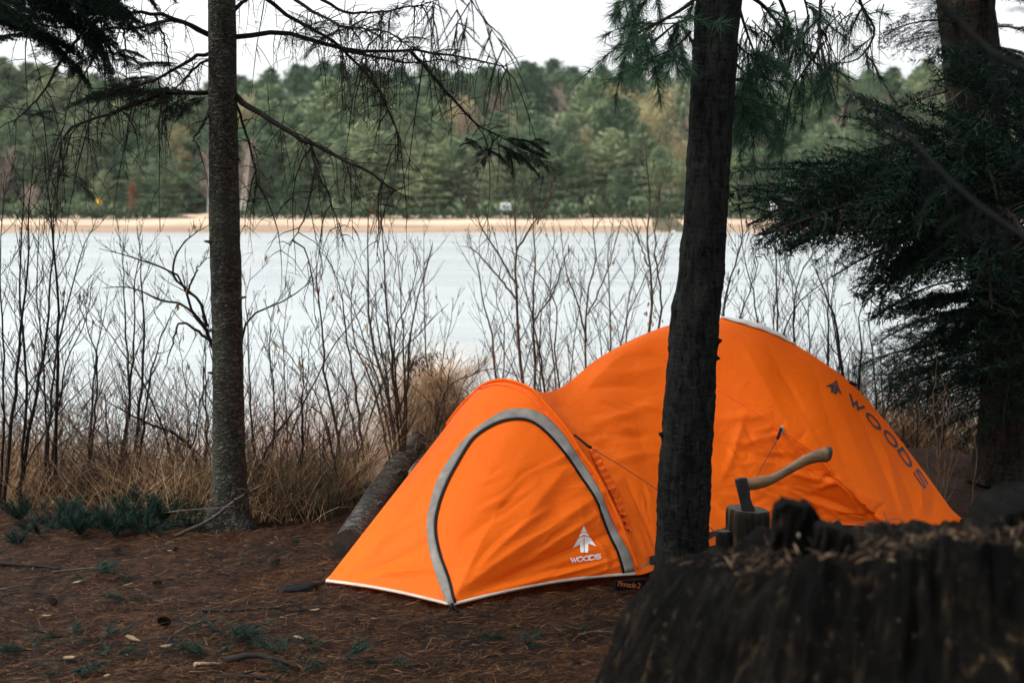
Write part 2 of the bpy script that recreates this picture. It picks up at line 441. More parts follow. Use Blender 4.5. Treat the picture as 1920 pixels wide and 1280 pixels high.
def crease(me, keep):
    """Push the cloth in and out along its creases."""
    n = len(me.vertices); co = np.empty(n * 3); me.vertices.foreach_get('co', co); co = co.reshape(-1, 3)
    nr = np.array([v.normal for v in me.vertices])
    P = np.array([proj(c) for c in co]); D = np.zeros(n)
    for x0, y0, x1, y1, w_, amp in FA:
        d = np.array([x1 - x0, y1 - y0]); L = np.linalg.norm(d); d /= L
        r = P - [x0, y0]; s = r @ d; q = r @ np.array([-d[1], d[0]])
        q = q + 6 * np.sin(s / L * 4 + x0) * 0.6
        along = np.clip(s / L, 0, 1); tap = np.sin(np.pi * np.clip((s / L + 0.1) / 1.2, 0, 1)) ** 0.7
        D += 1.9 * amp * np.exp(-np.abs(q / (w_ * .8)) ** 1.35) * tap * ((s > -0.1 * L) & (s < 1.1 * L))
    vis = np.array([(Vector(c) - EYE).dot(Vector(m)) < 0 for c, m in zip(co, nr)])
    D *= vis * keep(P, co)
    co += nr * D[:, None]
    me.vertices.foreach_set('co', co.ravel()); me.update()

def in_poly(P, poly):
    P = np.asarray(P); x, y = P[:, 0], P[:, 1]; ins = np.zeros(len(P), bool); n = len(poly)
    for i in range(n):
        x0, y0 = poly[i]; x1, y1 = poly[(i + 1) % n]
        with np.errstate(divide='ignore', invalid='ignore'):
            ins ^= ((y0 > y) != (y1 > y)) & (x < (x1 - x0) * (y - y0) / (y1 - y0 + 1e-12) + x0)
    return ins

tent = empty('dome_tent', (0.9, 7.3, 0)); tag(tent, 'orange dome tent with a grey-edged vestibule door, pitched between the two trunks', 'tent')

# ---- vestibule cloth
NC, NR = 260, 90
rows = []
for i in range(NR + 1):
    r = i / NR; row = []
    for k in range(NC + 1):
        c = k / NC; p = lerp(hoop_pt(c), hem_pt(c), r)
        sag = 0.030 * math.sin(math.pi * min(c / f_A, 1)) * math.sin(math.pi * r)
        p = p + Vector((-0.45, -0.75, 0.1)).normalized() * sag
        row.append(p)
    rows.append(row)
mbv = MB(); mbv.grid(rows)
mev = mbv.mesh('fly_vestibule', [M_FLY]); weld(mev, 2e-4)

# ---- main body: ridge line S, pole seam Rr, middle M, hem B  (px, py, distance)
S = [None, (1018, 735, 6.90), (1066, 718, 7.12), (1110, 680, 7.35), (1150, 655, 7.5), (1195, 632, 7.62), (1250, 611, 7.75), (1310, 600, 7.8), (1370, 597, 7.82), (1430, 611, 7.82), (1490, 645, 7.77), (1545, 680, 7.7), (1600, 722, 7.63), (1660, 789, 7.54), (1730, 880, 7.42), (1780, 949, 7.34), (1808, 990, 7.29)]
Rr = [None, (1040, 766, 6.82), (1078, 752, 6.98), (1120, 705, 7.2), (1163, 668, 7.40), (1200, 664, 7.45), (1240, 671, 7.46), (1285, 690, 7.42), (1340, 719, 7.36), (1414, 764, 7.25), (1462, 804, 7.18), (1520, 845, 7.12), (1567, 894, 7.08), (1624, 946, 7.06), (1665, 985, 7.06), (1690, 1000, 7.08), (1720, 1004, 7.12)]
Mm = [None, (1140, 905, 6.50), (1160, 895, 6.60), (1185, 880, 6.70), (1215, 865, 6.84), (1250, 860, 6.93), (1290, 862, 7.0), (1330, 868, 7.04), (1375, 880, 7.06), (1430, 905, 7.05), (1480, 925, 7.09), (1535, 948, 7.12), (1585, 965, 7.12), (1635, 985, 7.11), (1670, 1000, 7.11), (1694, 1007, 7.08), (1722, 1009, 7.12)]
Bx = [None, (1209, 6.13), (1222, 6.17), (1240, 6.25), (1266, 6.38), (1300, 6.52), (1340, 6.66), (1385, 6.77), (1430, 6.86), (1475, 6.95), (1520, 7.03), (1560, 7.08), (1600, 7.10), (1640, 7.10), (1672, 7.10), (1697, 7.11), (1724, 7.14)]
FB = [(-0.72, 7.22), (-0.55, 7.55), (-0.3, 7.9), (0.0, 8.25), (0.35, 8.6), (0.6, 8.85), (0.85, 9.05), (1.1, 9.2), (1.3, 9.25), (1.5, 9.25), (1.7, 9.2), (1.9, 9.0), (2.05, 8.7), (2.2, 8.35), (2.33, 7.95), (2.37, 7.6), (2.36, 7.34)]
n = len(S); iT = frac_near(on_hoop(938, 713))
Sp = [hoop_pt(f_top)] + [at(*p) for p in S[1:]]
Rp = [on_hoop(1050, 788)] + [at(*p) for p in Rr[1:]]
Mp = [on_hoop(1141, 932)] + [at(*p) for p in Mm[1:]]
Bp = [E.copy()] + [Vector((at(px, 800, Y).x, Y, 0.05)) for px, Y in Bx[1:]]
NU = 400
cv = [catmull(x, NU) for x in (Sp, Rp, Mp, Bp, [(x, y, 0.03) for x, y in FB])]
# the first column must follow the hoop between those points
def quad3(a, m, b, t):               # quadratic through a (t=0), m (t=.5), b (t=1)
    return a * (2 * (t - .5) * (t - 1)) + m * (-4 * t * (t - 1)) + b * (2 * t * (t - .5))
NV1, NV2, NV3 = 56, 72, 26
up_rows = []; 
for k in range(NU):
    u = k / (NU - 1); s, r_, m_, b_, f_ = (c_[k] for c_ in cv)
    fade = 1 - 0.5 * smooth01(0.9, 1.0, u)
    sr = 0.5 * (s + r_) + np.array([0.0, -0.035, 0.05]) * (0.05 + 0.95 * smooth01(.2, .45, u)) * math.sin(math.pi * min(1, 0.12 + u * 0.95)) * fade
    rowp = [quad3(s, sr, r_, j / NV1) for j in range(NV1)]
    rowp += [quad3(r_, m_, b_, j / NV2) for j in range(NV2 + 1)]
    mf = 0.5 * (s + f_) + np.array([0, 0.05, (0.08 + .08 * smooth01(.25, .45, u)) * s[2]])
    far_ = [quad3(s, mf, f_, j / NV3) for j in range(NV3, 0, -1)]
    up_rows.append(far_ + rowp)
J0 = NV3
# blend the first columns on to the hoop itself so the cloth hangs from it
hoop_col = []
tot = NV1 + NV2
for j in range(NV3, 0, -1): hoop_col.append(np.array(hoop_pt(f_top + (1 - f_top) * j / NV3)))
for j in range(tot + 1): hoop_col.append(np.array(hoop_pt(f_top * (1 - j / tot))))
for k in range(24):
    wgt = (1 - k / 24) ** 2
    for j in range(len(hoop_col)):
        up_rows[k][j] = up_rows[k][j] * (1 - wgt) + hoop_col[j] * wgt
mbb = MB(); mbb.grid(up_rows)
meb = mbb.mesh('fly_body', [M_FLY]); weld(meb, 2e-4)
for me in (mev, meb):
    # normals outwards: away from the tent's middle
    cc = Vector((0.9, 7.5, 0.3)) if me is meb else Vector((-0.05, 6.75, 0.3))
    sgn = sum((p.center - cc).dot(p.normal) for p in me.polygons)
    if sgn < 0: me.flip_normals()
crease(mev, lambda P, co: np.clip((co[:, 2] - 0.03) / 0.06, 0, 1))
crease(meb, lambda P, co: np.clip((co[:, 2] - 0.05) / 0.06, 0, 1) * np.clip((P[:, 0] - 1060) / 40, 0, 1))

OUT = [(840, 1137), (820, 1086), (806, 1037), (800, 989), (804, 956), (816, 911), (836, 871), (869, 826), (905, 794), (946, 770), (978, 766), (1007, 771), (1035, 790), (1060, 818), (1084, 855), (1108, 891), (1129, 928), (1145, 972), (1165, 1009), (1182, 1042), (1192, 1079)]
INN = [(851, 1131), (840, 1086), (824, 1041), (815, 993), (820, 952), (836, 907), (857, 867), (885, 823), (917, 799), (950, 786), (985, 785), (1011, 797), (1039, 823), (1068, 859), (1092, 895), (1117, 932), (1129, 964), (1145, 1005), (1161, 1038), (1173, 1082)]
MIDL = catmull([((a[0] + b[0]) / 2, (a[1] + b[1]) / 2, 0) for a, b in zip(resample([(x, y, 0) for x, y in OUT], 21), resample([(x, y, 0) for x, y in INN], 21))], 80)
# split the door from the vestibule panel along the zip
door_poly = [(p[0], p[1]) for p in MIDL] + [(1185, 1120), (850, 1160)]
cent = np.array([proj(p.center) for p in mev.polygons]); facing = np.array([(p.center - EYE).dot(p.normal) < 0 for p in mev.polygons])
isdoor = in_poly(cent, door_poly) & facing
def subset(me, mask, name):
    bm = bmesh.new(); bm.from_mesh(me); bm.faces.ensure_lookup_table()
    bmesh.ops.delete(bm, geom=[f for f, k in zip(bm.faces, mask) if not k], context='FACES')
    m2 = bpy.data.meshes.new(name); bm.to_mesh(m2); bm.free()
    for mm in me.materials: m2.materials.append(mm)
    return m2
bm = bmesh.new(); bm.from_mesh(mev); bm.from_mesh(meb); TREE = BVHTree.FromBMesh(bm)
fly = bpy.data.meshes.new('rainfly')
vest = subset(mev, ~isdoor, 'vest')
bm2 = bmesh.new(); bm2.from_mesh(vest); bm2.from_mesh(meb); bmesh.ops.remove_doubles(bm2, verts=bm2.verts, dist=3e-4)
for f in bm2.faces: f.smooth = True
bm2.to_mesh(fly); bm2.free(); bm.free(); fly.materials.append(M_FLY)
link('rainfly', fly, tent)
door = link('door', subset(mev, isdoor, 'door'), tent)

def hit(px, py, lift=0.004):
    d = ray(px, py).normalized(); loc, nor, i, dist = TREE.ray_cast(EYE, d)
    if loc is None:
        loc, nor, i, dist = TREE.find_nearest(at(px, py, 6.3))
    if nor.dot(d) > 0: nor = -nor
    return loc + nor * lift
def band(L1, L2, n, mat, name, parent, lift=0.006, across=4, puff=0.004):
    a = resample([(x, y, 0) for x, y in L1], n); b = resample([(x, y, 0) for x, y in L2], n); rows = []
    for i in range(n):
        rows.append([hit(*(a[i][:2] * (1 - j / across) + b[i][:2] * (j / across)), lift + puff * math.sin(math.pi * j / across)) for j in range(across + 1)])
    m_ = MB(); m_.grid(rows); o = m_.build(name, mat, parent)
    md = o.modifiers.new('thick', 'SOLIDIFY'); md.thickness = 0.002; md.offset = 0
    return o
def off(L, d):
    """A pixel polyline moved sideways by d."""
    P = np.array(L, float); T = np.gradient(P, axis=0); T /= np.linalg.norm(T, axis=1)[:, None]
    return [tuple(p) for p in P + np.stack([-T[:, 1], T[:, 0]], 1) * d]
band(off(OUT, 1.0), INN, 90, M_TAPE, 'zip_flap', door, puff=.002)
band(INN, off(INN, 4.5), 90, M_ZIP, 'zip', door, 0.005, 1, 0)
# hems
def edge_strip(pts, h, mat, name):
    rows = []
    for i, p in enumerate(pts):
        rows.append([Vector(p) + Vector((-0.3, -0.8, 0)).normalized() * 0.004 + Vector((0, 0, h * k)) for k in (0, 1)])
    m_ = MB(); m_.grid(rows); return m_
hem_px = [proj(hem_pt(c)) for c in np.linspace(0.01, f_A - 0.004, 120)]
band([(x, y - 0.3) for x, y in hem_px], [(x, y - 5.5) for x, y in hem_px], 120, M_HEM, 'hem', tent, 0.003, 2, 0.001)
# hoop pole sleeve
hp = [proj(hoop_pt(c)) for c in np.linspace(0.02, f_A * 0.93, 90)]
m_ = MB(); m_.tube([hoop_pt(c) + Vector((-0.2, -0.25, 0.35)).normalized() * 0.003 for c in np.linspace(0.01, f_A, 100)], 0.0085, 6); m_.build('pole_sleeve', M_FLY, tent)
sl = [(x - 9, y + 9) for x, y in hp[:-8]]
band(sl, off(sl, 2.2), 80, M_SEAM, 'seam', tent, 0.003, 1, 0)
# ruffled band where the inner hoop ties behind the door
RUF = [(1108, 842), (1120, 868), (1134, 895), (1148, 922), (1160, 950), (1171, 978), (1180, 997)]
a = resample([(x, y, 0) for x, y in RUF], 60); rows = []
for i, q in enumerate(a):
    wv_ = 0.004 * math.sin(i * 1.35) + 0.003 * math.sin(i * 2.9)
    rows.append([hit(q[0] - 5 + 11 * k / 3, q[1] + 6 * (1 - k / 3) - 3, 0.007 + wv_ * (0.4 + k / 3)) for k in range(4)])
m_ = MB(); m_.grid(rows); m_.build('ruffle', plain('ruffle_orange', (0.70, 0.098, 0.005), 0.7, 0.1, 0.3, 60), tent)
# pole arch across the body: a slim rounded rib under the cloth
rib = [hit(px, py, -0.0075) for px, py in catmull([(p[0], p[1], 0) for p in Rr[4:15]], 120)[:, :2]]
m_ = MB(); m_.tube(rib, 0.010, 6); m_.build('pole_rib', M_FLY, tent)
seam2 = [(p[0], p[1] + 7) for p in Rr[8:15]]
band(seam2, off(seam2, 1.0), 60, M_SEAM, 'seam', tent, 0.003, 1, 0)
# white vent cap over the crown
u0, u1 = 7.7 / 16, 10.05 / 16; rows = []
for i in range(30):
    t_ = i / 29; k = (u0 + (u1 - u0) * t_) * (NU - 1); k0 = int(k); rw = up_rows[k0]
    wd = 1 + 8 * math.sin(math.pi * t_ ** 0.7)
    row = []
    for q in np.linspace(-10 * math.sin(math.pi * (0.05 + 0.9 * t_)), wd * 0.72, 7):
        jj = J0 + q; j0 = int(math.floor(jj)); f_ = jj - j0
        p = rw[j0] * (1 - f_) + rw[j0 + 1] * f_
        row.append(Vector(p) + Vector((0.0, -0.15, 0.5)).normalized() * (0.010 + 0.002 * math.sin(i * 0.9)))
    rows.append(row)
m_ = MB(); m_.grid(rows); o = m_.build('vent_cap', M_VENT, tent); md = o.modifiers.new('thick', 'SOLIDIFY'); md.thickness = 0.004
# inner tub showing below the fly, with its maker's print
m_ = MB(); b0 = [Vector((p[0], p[1], 0)) + Vector((0.05, 0.09, 0)) for p in cv[3][:300:8]]
m_.grid([[p + Vector((0, 0, -0.03)) for p in b0], [p + Vector((0, 0, 0.11)) for p in b0]]); m_.build('groundsheet', M_TUB, tent)

# ---- lettering as strokes in a 1-high box, dropped on to the cloth
def stroke(pts, wd, closed=False):
    """Quads along a 2-D polyline with mitred joints."""
    P = [np.array(p, float) for p in pts]; n_ = len(P); L = []; Rt = []
    for i in range(n_):
        a_ = P[i - 1] if (i or closed) else None; b_ = P[(i + 1) % n_] if (i < n_ - 1 or closed) else None
        d1 = (P[i] - a_) / np.linalg.norm(P[i] - a_) if a_ is not None else None
        d2 = (b_ - P[i]) / np.linalg.norm(b_ - P[i]) if b_ is not None else None
        d1 = d2 if d1 is None else d1; d2 = d1 if d2 is None else d2
        n1 = np.array([-d1[1], d1[0]]); n2 = np.array([-d2[1], d2[0]]); mm = n1 + n2; mm /= max(np.linalg.norm(mm), 1e-6)
        k_ = wd / 2 / max(mm.dot(n1), 0.45); L.append(P[i] + mm * k_); Rt.append(P[i] - mm * k_)
    out = []
    for i in range(n_ if closed else n_ - 1):
        j = (i + 1) % n_; out.append([L[i], L[j], Rt[j], Rt[i]])
    return out
def arc(cx, cy, rx, ry, a0, a1, n_=14): return [(cx + rx * math.cos(R(a0 + (a1 - a0) * i / n_)), cy + ry * math.sin(R(a0 + (a1 - a0) * i / n_))) for i in range(n_ + 1)]
def letter(ch, wd=0.2):
    if ch == 'W': return stroke([(0.05, 0.95), (0.38, 0.1), (0.66, 0.72), (0.94, 0.1), (1.27, 0.95)], wd), 1.32
    if ch == 'O': return stroke(arc(0.65, 0.5, 0.55, 0.4, 0, 360, 24)[:-1], wd, True), 1.3
    if ch == 'D': return stroke([(0.1, 0.1), (0.1, 0.9), (0.62, 0.9)] + arc(0.66, 0.5, 0.48, 0.4, 80, -80, 12) + [(0.62, 0.1)], wd, True), 1.24
    if ch == 'S': return stroke([(1.05, 0.82), (0.92, 0.9), (0.3, 0.9), (0.12, 0.82), (0.12, 0.62), (0.28, 0.53), (0.88, 0.47), (1.05, 0.38), (1.05, 0.2), (0.9, 0.1), (0.25, 0.1), (0.08, 0.2)], wd), 1.15
LOGO = [[(0.5, 1.0), (0.38, 0.735), (0.5, 0.785), (0.62, 0.735)],
        [(0.355, 0.69), (0.5, 0.745), (0.645, 0.69), (0.71, 0.575), (0.5, 0.66), (0.29, 0.575)],
        [(0.27, 0.53), (0.485, 0.615), (0.485, 0.0), (0.36, 0.0), (0.33, 0.31), (0.04, 0.19)],
        [(0.73, 0.53), (0.515, 0.615), (0.515, 0.0), (0.64, 0.0), (0.67, 0.31), (0.96, 0.19)]]
def fan(poly):                      # the two lower logo shapes are not convex: cut into quads by hand
    if len(poly) == 6 and poly[2][1] == 0.0: return [[poly[0], poly[1], poly[4], poly[5]], [poly[1], poly[2], poly[3], poly[4]]]
    if len(poly) == 6: return [[poly[0], poly[1], poly[4], poly[5]], [poly[1], poly[2], poly[3], poly[4]]]
    return [poly]
def print_on(name, quads_px, mat, parent, lift=0.003, sub=4):
    m_ = MB()
    for q in quads_px:
        q = [np.array(p) for p in q]
        rows = []
        for i in range(sub + 1):
            a_ = q[0] + (q[3] - q[0]) * i / sub; b_ = q[1] + (q[2] - q[1]) * i / sub
            rows.append([hit(*(a_ + (b_ - a_) * j / sub), lift) for j in range(sub + 1)])
        m_.grid(rows, smooth=True)
    return m_.build(name, mat, parent)
def placed(quads, origin, ex, ey):
    o_, ex, ey = (np.array(v, float) for v in (origin, ex, ey))
    return [[o_ + ex * p[0] + ey * p[1] for p in q] for q in quads]
qs = []
for poly in LOGO: qs += placed(fan(poly), (1071, 1037), (49, -3), (-2, -51))
print_on('logo', qs, M_LOGO_W, door, 0.0035); qd = []
x_ = 1069.5; base = 1055.0
for ch in 'WOODS':
    g, wdt = letter(ch, 0.24); sc = 9.6
    qd += placed(g, (x_, base), (sc * 0.97, -sc * 0.15), (sc * 0.0, -sc * 1.02)); x_ += (wdt + 0.12) * sc * 0.86; base -= (wdt + 0.12) * sc * 0.86 * 0.14
print_on('lettering', qd, M_LOGO_W, door, 0.0035)
qs = []
for poly in LOGO: qs += placed(fan(poly), (1544.4, 728.5), (35, 18.5), (6.2, -25))
def quadmap(ch, q4):
    """Letter box corners (bottom-left, bottom-right, top-right, top-left) in pixels."""
    g, wdt = letter(ch, 0.22 if ch != 'S' else 0.19); a_, b_, c_, d_ = (np.array(p, float) for p in q4); out = []
    for q in g:
        out.append([(a_ * (1 - x / wdt) + b_ * x / wdt) * (1 - y) + (d_ * (1 - x / wdt) + c_ * x / wdt) * y for x, y in q])
    return out
print_on('logo', qs, M_LOGO_D, tent, 0.0035); qs = []
for ch, q4 in (('W', [(1593, 758), (1613, 772), (1622, 763), (1592, 736)]),
               ('O', (1637, 790, 27, 31, 10, -8.5)), ('O', (1669.5, 823, 24, 32, 11, -8.5)),
               ('D', (1697, 858, 22, 34, 11, -7.5)), ('S', (1726, 897, 22, 33, 11.5, -7.5))):
    if len(q4) == 6:
        x, y, ux, uy, vx, vy = q4; q4 = [(x - ux / 2 - vx / 2, y - uy / 2 - vy / 2), (x + ux / 2 - vx / 2, y + uy / 2 - vy / 2), (x + ux / 2 + vx / 2, y + uy / 2 + vy / 2), (x - ux / 2 + vx / 2, y - uy / 2 + vy / 2)]
    qs += quadmap(ch, q4)
print_on('lettering', qs, M_LOGO_D, tent, 0.0035)
# small print on the tub
cu = bpy.data.curves.new('print', 'FONT'); cu.body = 'Pinnacle 2'; cu.size = 0.045; cu.shear = 0.25; cu.extrude = 0.0006; cu.space_character = 0.85
to = bpy.data.objects.new('tmp_print', cu); col.objects.link(to)
bpy.context.view_layer.update()
mp = bpy.data.meshes.new_from_object(to.evaluated_get(bpy.context.evaluated_depsgraph_get())); bpy.data.objects.remove(to)
p0 = at(1157, 1098, 5.95); ex = (at(1204, 1103, 5.98) - p0).normalized(); kx = .108 / max(v_.co.x for v_ in mp.vertices)
for v_ in mp.vertices: v_.co = p0 + ex * v_.co.x * kx + Vector((0, 0, 1)) * v_.co.y * .75 + Vector((0.3, -0.9, 0)) * v_.co.z
mp.materials.clear(); mp.materials.append(M_TAN)
tub2 = MB(); tub2.box(p0 + ex * .055 + Vector((.004, .018, .008)), (.135, .03, .040), Matrix.Rotation(math.atan2(ex.y, ex.x), 3, 'Z')); tb = tub2.build('stuff_sack', plain('sack_black', (.005, .005, .006), .9, .03), tent)
link('print', mp, tb)

# ---- guy lines, straps, toggles and pegs
def line_part(pts, r, mat, name='guy_line'):
    m_ = MB(); m_.tube(pts, r, 5); return m_.build(name, mat, tent)
g0 = hit(1076, 816, 0.004); g1 = at(1238, 921, 6.15); g2 = on_z(1352, 1004, 0.0); g2 = at(1345, 999, 5.95)
peg = Vector((at(1420, 1048, 5.7).x, 5.7, 0.02)); 
line_part([g0, at(1100, 834, 6.35)], 0.006, M_ZIP, 'strap'); tg = line_part([at(1100, 834, 6.35), at(1109, 839, 6.34)], 0.007, M_ZIP, 'toggle')
line_part([at(1100, 834, 6.35), at(1170, 876, 6.27), g1, g2, peg], 0.0024, M_CORD2)
h0 = hit(1465, 803, 0.004); h1 = at(1458, 822, 6.95)
line_part([h0, h1], 0.008, M_ZIP, 'strap'); line_part([h0 + Vector((0, -0.01, 0.012)), h0 + Vector((0.01, -0.012, -0.03))], 0.007, plain('buckle_grey', (0.25, 0.27, 0.3), 0.4), 'buckle')
peg2 = Vector((at(1395, 1040, 6.3).x, 6.3, 0.02))
line_part([h1, at(1420, 891, 6.72), at(1400, 930, 6.6), peg2], 0.0024, M_CORD2)
sp = [A + Vector((0.0, 0, -0.01)), on_z(588, 1097, 0.034), on_z(560, 1101, 0.032), on_z(521, 1103, 0.028)]
m_ = MB(); P = resample(sp, 16)
m_.grid([[Vector(p) + Vector((0, 0.016, 0.010)) for p in P], [Vector(p) + Vector((0, -0.016, -0.008)) for p in P]])
o = m_.build('strap', M_ZIP, tent); md = o.modifiers.new('thick', 'SOLIDIFY'); md.thickness = 0.009
m_ = MB(); m_.tube([C + Vector((0.005, -0.01, 0.012)), C + Vector((0.0, -0.03, 0.0)), C + Vector((-0.01, -0.05, -0.01))], [0.008, 0.006, 0.004], 6)
m_.tube([C + Vector((-0.02, -0.02, 0.01)), C + Vector((0.015, -0.022, 0.004)), C + Vector((0.03, -0.05, -0.008))], 0.005, 6); m_.build('buckle', M_ZIP, tent)
tp = at(1600, 720, 7.62); line_part([tp + Vector((-0.02, 0, 0.012)), tp + Vector((0.02, 0, -0.008))], 0.009, M_ZIP, 'toggle')
G = at(1808, 990, 7.29); line_part([G, G + Vector((0.02, -0.02, 0.0)), G + Vector((0.06, -0.02, -0.03))], 0.009, M_VENT, 'buckle')
# ================================================================= NEAR TREES
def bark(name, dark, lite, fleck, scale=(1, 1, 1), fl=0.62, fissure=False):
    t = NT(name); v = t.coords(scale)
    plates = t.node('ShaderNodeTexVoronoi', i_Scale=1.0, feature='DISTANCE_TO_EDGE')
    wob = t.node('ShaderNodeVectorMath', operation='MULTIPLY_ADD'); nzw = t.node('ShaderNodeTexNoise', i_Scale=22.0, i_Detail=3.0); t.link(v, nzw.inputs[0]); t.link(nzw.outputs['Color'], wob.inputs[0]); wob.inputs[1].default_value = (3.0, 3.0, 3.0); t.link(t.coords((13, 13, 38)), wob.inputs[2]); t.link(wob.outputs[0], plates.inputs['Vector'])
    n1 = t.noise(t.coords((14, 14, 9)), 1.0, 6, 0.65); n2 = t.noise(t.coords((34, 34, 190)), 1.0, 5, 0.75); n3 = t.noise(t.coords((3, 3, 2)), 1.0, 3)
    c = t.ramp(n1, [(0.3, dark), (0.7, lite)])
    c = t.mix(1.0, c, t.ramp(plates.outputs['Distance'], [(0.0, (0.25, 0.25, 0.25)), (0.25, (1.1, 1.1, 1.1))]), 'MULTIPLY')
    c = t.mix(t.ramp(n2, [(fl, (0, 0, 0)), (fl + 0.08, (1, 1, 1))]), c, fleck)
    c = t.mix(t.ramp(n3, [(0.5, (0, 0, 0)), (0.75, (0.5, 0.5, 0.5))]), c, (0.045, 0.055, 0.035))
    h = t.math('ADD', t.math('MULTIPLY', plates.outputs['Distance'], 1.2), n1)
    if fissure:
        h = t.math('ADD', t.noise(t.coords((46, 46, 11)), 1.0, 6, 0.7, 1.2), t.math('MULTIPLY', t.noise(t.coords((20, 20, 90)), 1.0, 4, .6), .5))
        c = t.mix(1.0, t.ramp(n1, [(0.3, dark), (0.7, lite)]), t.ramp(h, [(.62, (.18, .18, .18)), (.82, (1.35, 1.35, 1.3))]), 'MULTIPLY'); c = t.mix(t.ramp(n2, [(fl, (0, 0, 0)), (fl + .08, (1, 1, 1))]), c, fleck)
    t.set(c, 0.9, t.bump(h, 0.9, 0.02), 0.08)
    return t.m
M_BARK = bark('spruce_bark', (0.016, 0.016, 0.013), (0.068, 0.064, 0.053), (0.24, 0.23, 0.195), fl=.60)
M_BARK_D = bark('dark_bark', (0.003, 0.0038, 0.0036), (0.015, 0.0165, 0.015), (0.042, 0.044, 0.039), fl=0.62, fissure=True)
M_BARK_R = bark('brown_bark', (0.006, 0.006, 0.005), (0.026, 0.020, 0.015), (0.06, 0.05, 0.038), fl=0.64, fissure=True)
M_TWIG = plain('dead_twig', (0.012, 0.010, 0.009), 0.9, 0.1, 0.4, 30)
M_TWIG_D = plain('black_twig', (0.004, 0.0045, 0.0045), 0.9, 0.03, 0.3, 30)
M_NEEDLE = island_mat('spruce_needles', [(0.0, (0.0016, 0.006, 0.0042)), (0.6, (0.0038, 0.013, 0.0085)), (1.0, (0.012, 0.032, 0.017))], 0.7, 0.06, 0.1)
M_NEEDLE_P = island_mat('pine_needles', [(0.0, (0.010, 0.032, 0.020)), (0.7, (0.028, 0.072, 0.042)), (1.0, (0.06, 0.11, 0.055))], 0.6, 0.1, 0.2)

def trunk_mesh(path, radii, mat, seed, sides=40, rough=0.05, flare=None):
    """A knobbly tapering trunk along 3-D points."""
    n_ = 220; P = resample(path, n_); rr = np.interp(np.linspace(0, 1, n_), np.linspace(0, 1, len(radii)), radii)
    rows = []
    for i in range(n_):
        row = []
        for k in range(sides + 1):
            a_ = 2 * math.pi * (k % sides) / sides; d = Vector((math.cos(a_), math.sin(a_), 0)); q = Vector(P[i])
            b = noise.noise((d.x * 1.3 + seed, d.y * 1.3, q.z * 1.6)) * rough * 1.2 + noise.noise((d.x * 5 + seed, d.y * 5, q.z * 9)) * rough * 0.7 + noise.noise((d.x * 14, d.y * 14 + seed, q.z * 34)) * rough * 0.55
            f_ = 1 + b
            if flare: f_ += flare * math.exp(-max(q.z, 0) / 0.09) * (1 + 0.5 * math.sin(3 * a_ + seed))
            row.append(q + d * (rr[i] * f_))
        rows.append(row)
    mb = MB(); mb.grid(rows, flip=False); me = mb.mesh('trunk', [mat]); weld(me, 1e-5); return me

def needles(P0, P1, per, length, width, rng, spread=0.9, flatten=0.5, tip=True):
    """Slim triangles along many twig segments: arrays in, (verts, tris) out."""
    P0 = np.asarray(P0, float); P1 = np.asarray(P1, float); L = np.linalg.norm(P1 - P0, axis=1)
    cnt = np.maximum((L * per).astype(int), 2); idx = np.repeat(np.arange(len(P0)), cnt); N = len(idx)
    t_ = rng.random(N)[:, None]; base = P0[idx] * (1 - t_) + P1[idx] * t_
    ax = (P1 - P0)[idx] / L[idx][:, None]
    rv = rng.normal(size=(N, 3)); rv[:, 2] *= flatten; rv -= ax * (rv * ax).sum(1)[:, None]; rv /= np.linalg.norm(rv, axis=1)[:, None] + 1e-9
    d = ax * (1 - spread * 0.55) + rv * spread; d /= np.linalg.norm(d, axis=1)[:, None]
    ln = length * (0.7 + 0.5 * rng.random(N))[:, None]
    sd_ = np.cross(d, rng.normal(size=(N, 3))); sd_ /= np.linalg.norm(sd_, axis=1)[:, None] + 1e-9
    a_ = base - sd_ * width / 2; b_ = base + sd_ * width / 2; c_ = base + d * ln
    V_ = np.stack([a_, b_, c_], 1).reshape(-1, 3)
    return V_, np.arange(N * 3).reshape(-1, 3)

def join(name, mb, mats, V_, T_, mi=1):
    """One mesh of the wood in MB (material 0) and the needles (material mi)."""
    n0 = len(mb.v); V2 = np.concatenate([np.array(mb.v).reshape(-1, 3), V_]) if n0 else V_
    q4 = [f for f in mb.f if len(f) == 4]; q3 = []
    for f in mb.f:
        if len(f) != 4:
            for i in range(1, len(f) - 1): q3.append((f[0], f[i], f[i + 1]))
    tr = np.concatenate([np.array(q3, int).reshape(-1, 3), T_ + n0]); tmi = np.r_[np.zeros(len(q3), int), np.full(len(T_), mi)]
    return np_mesh(name, V2, tr, q4, mats, tmi, 0)

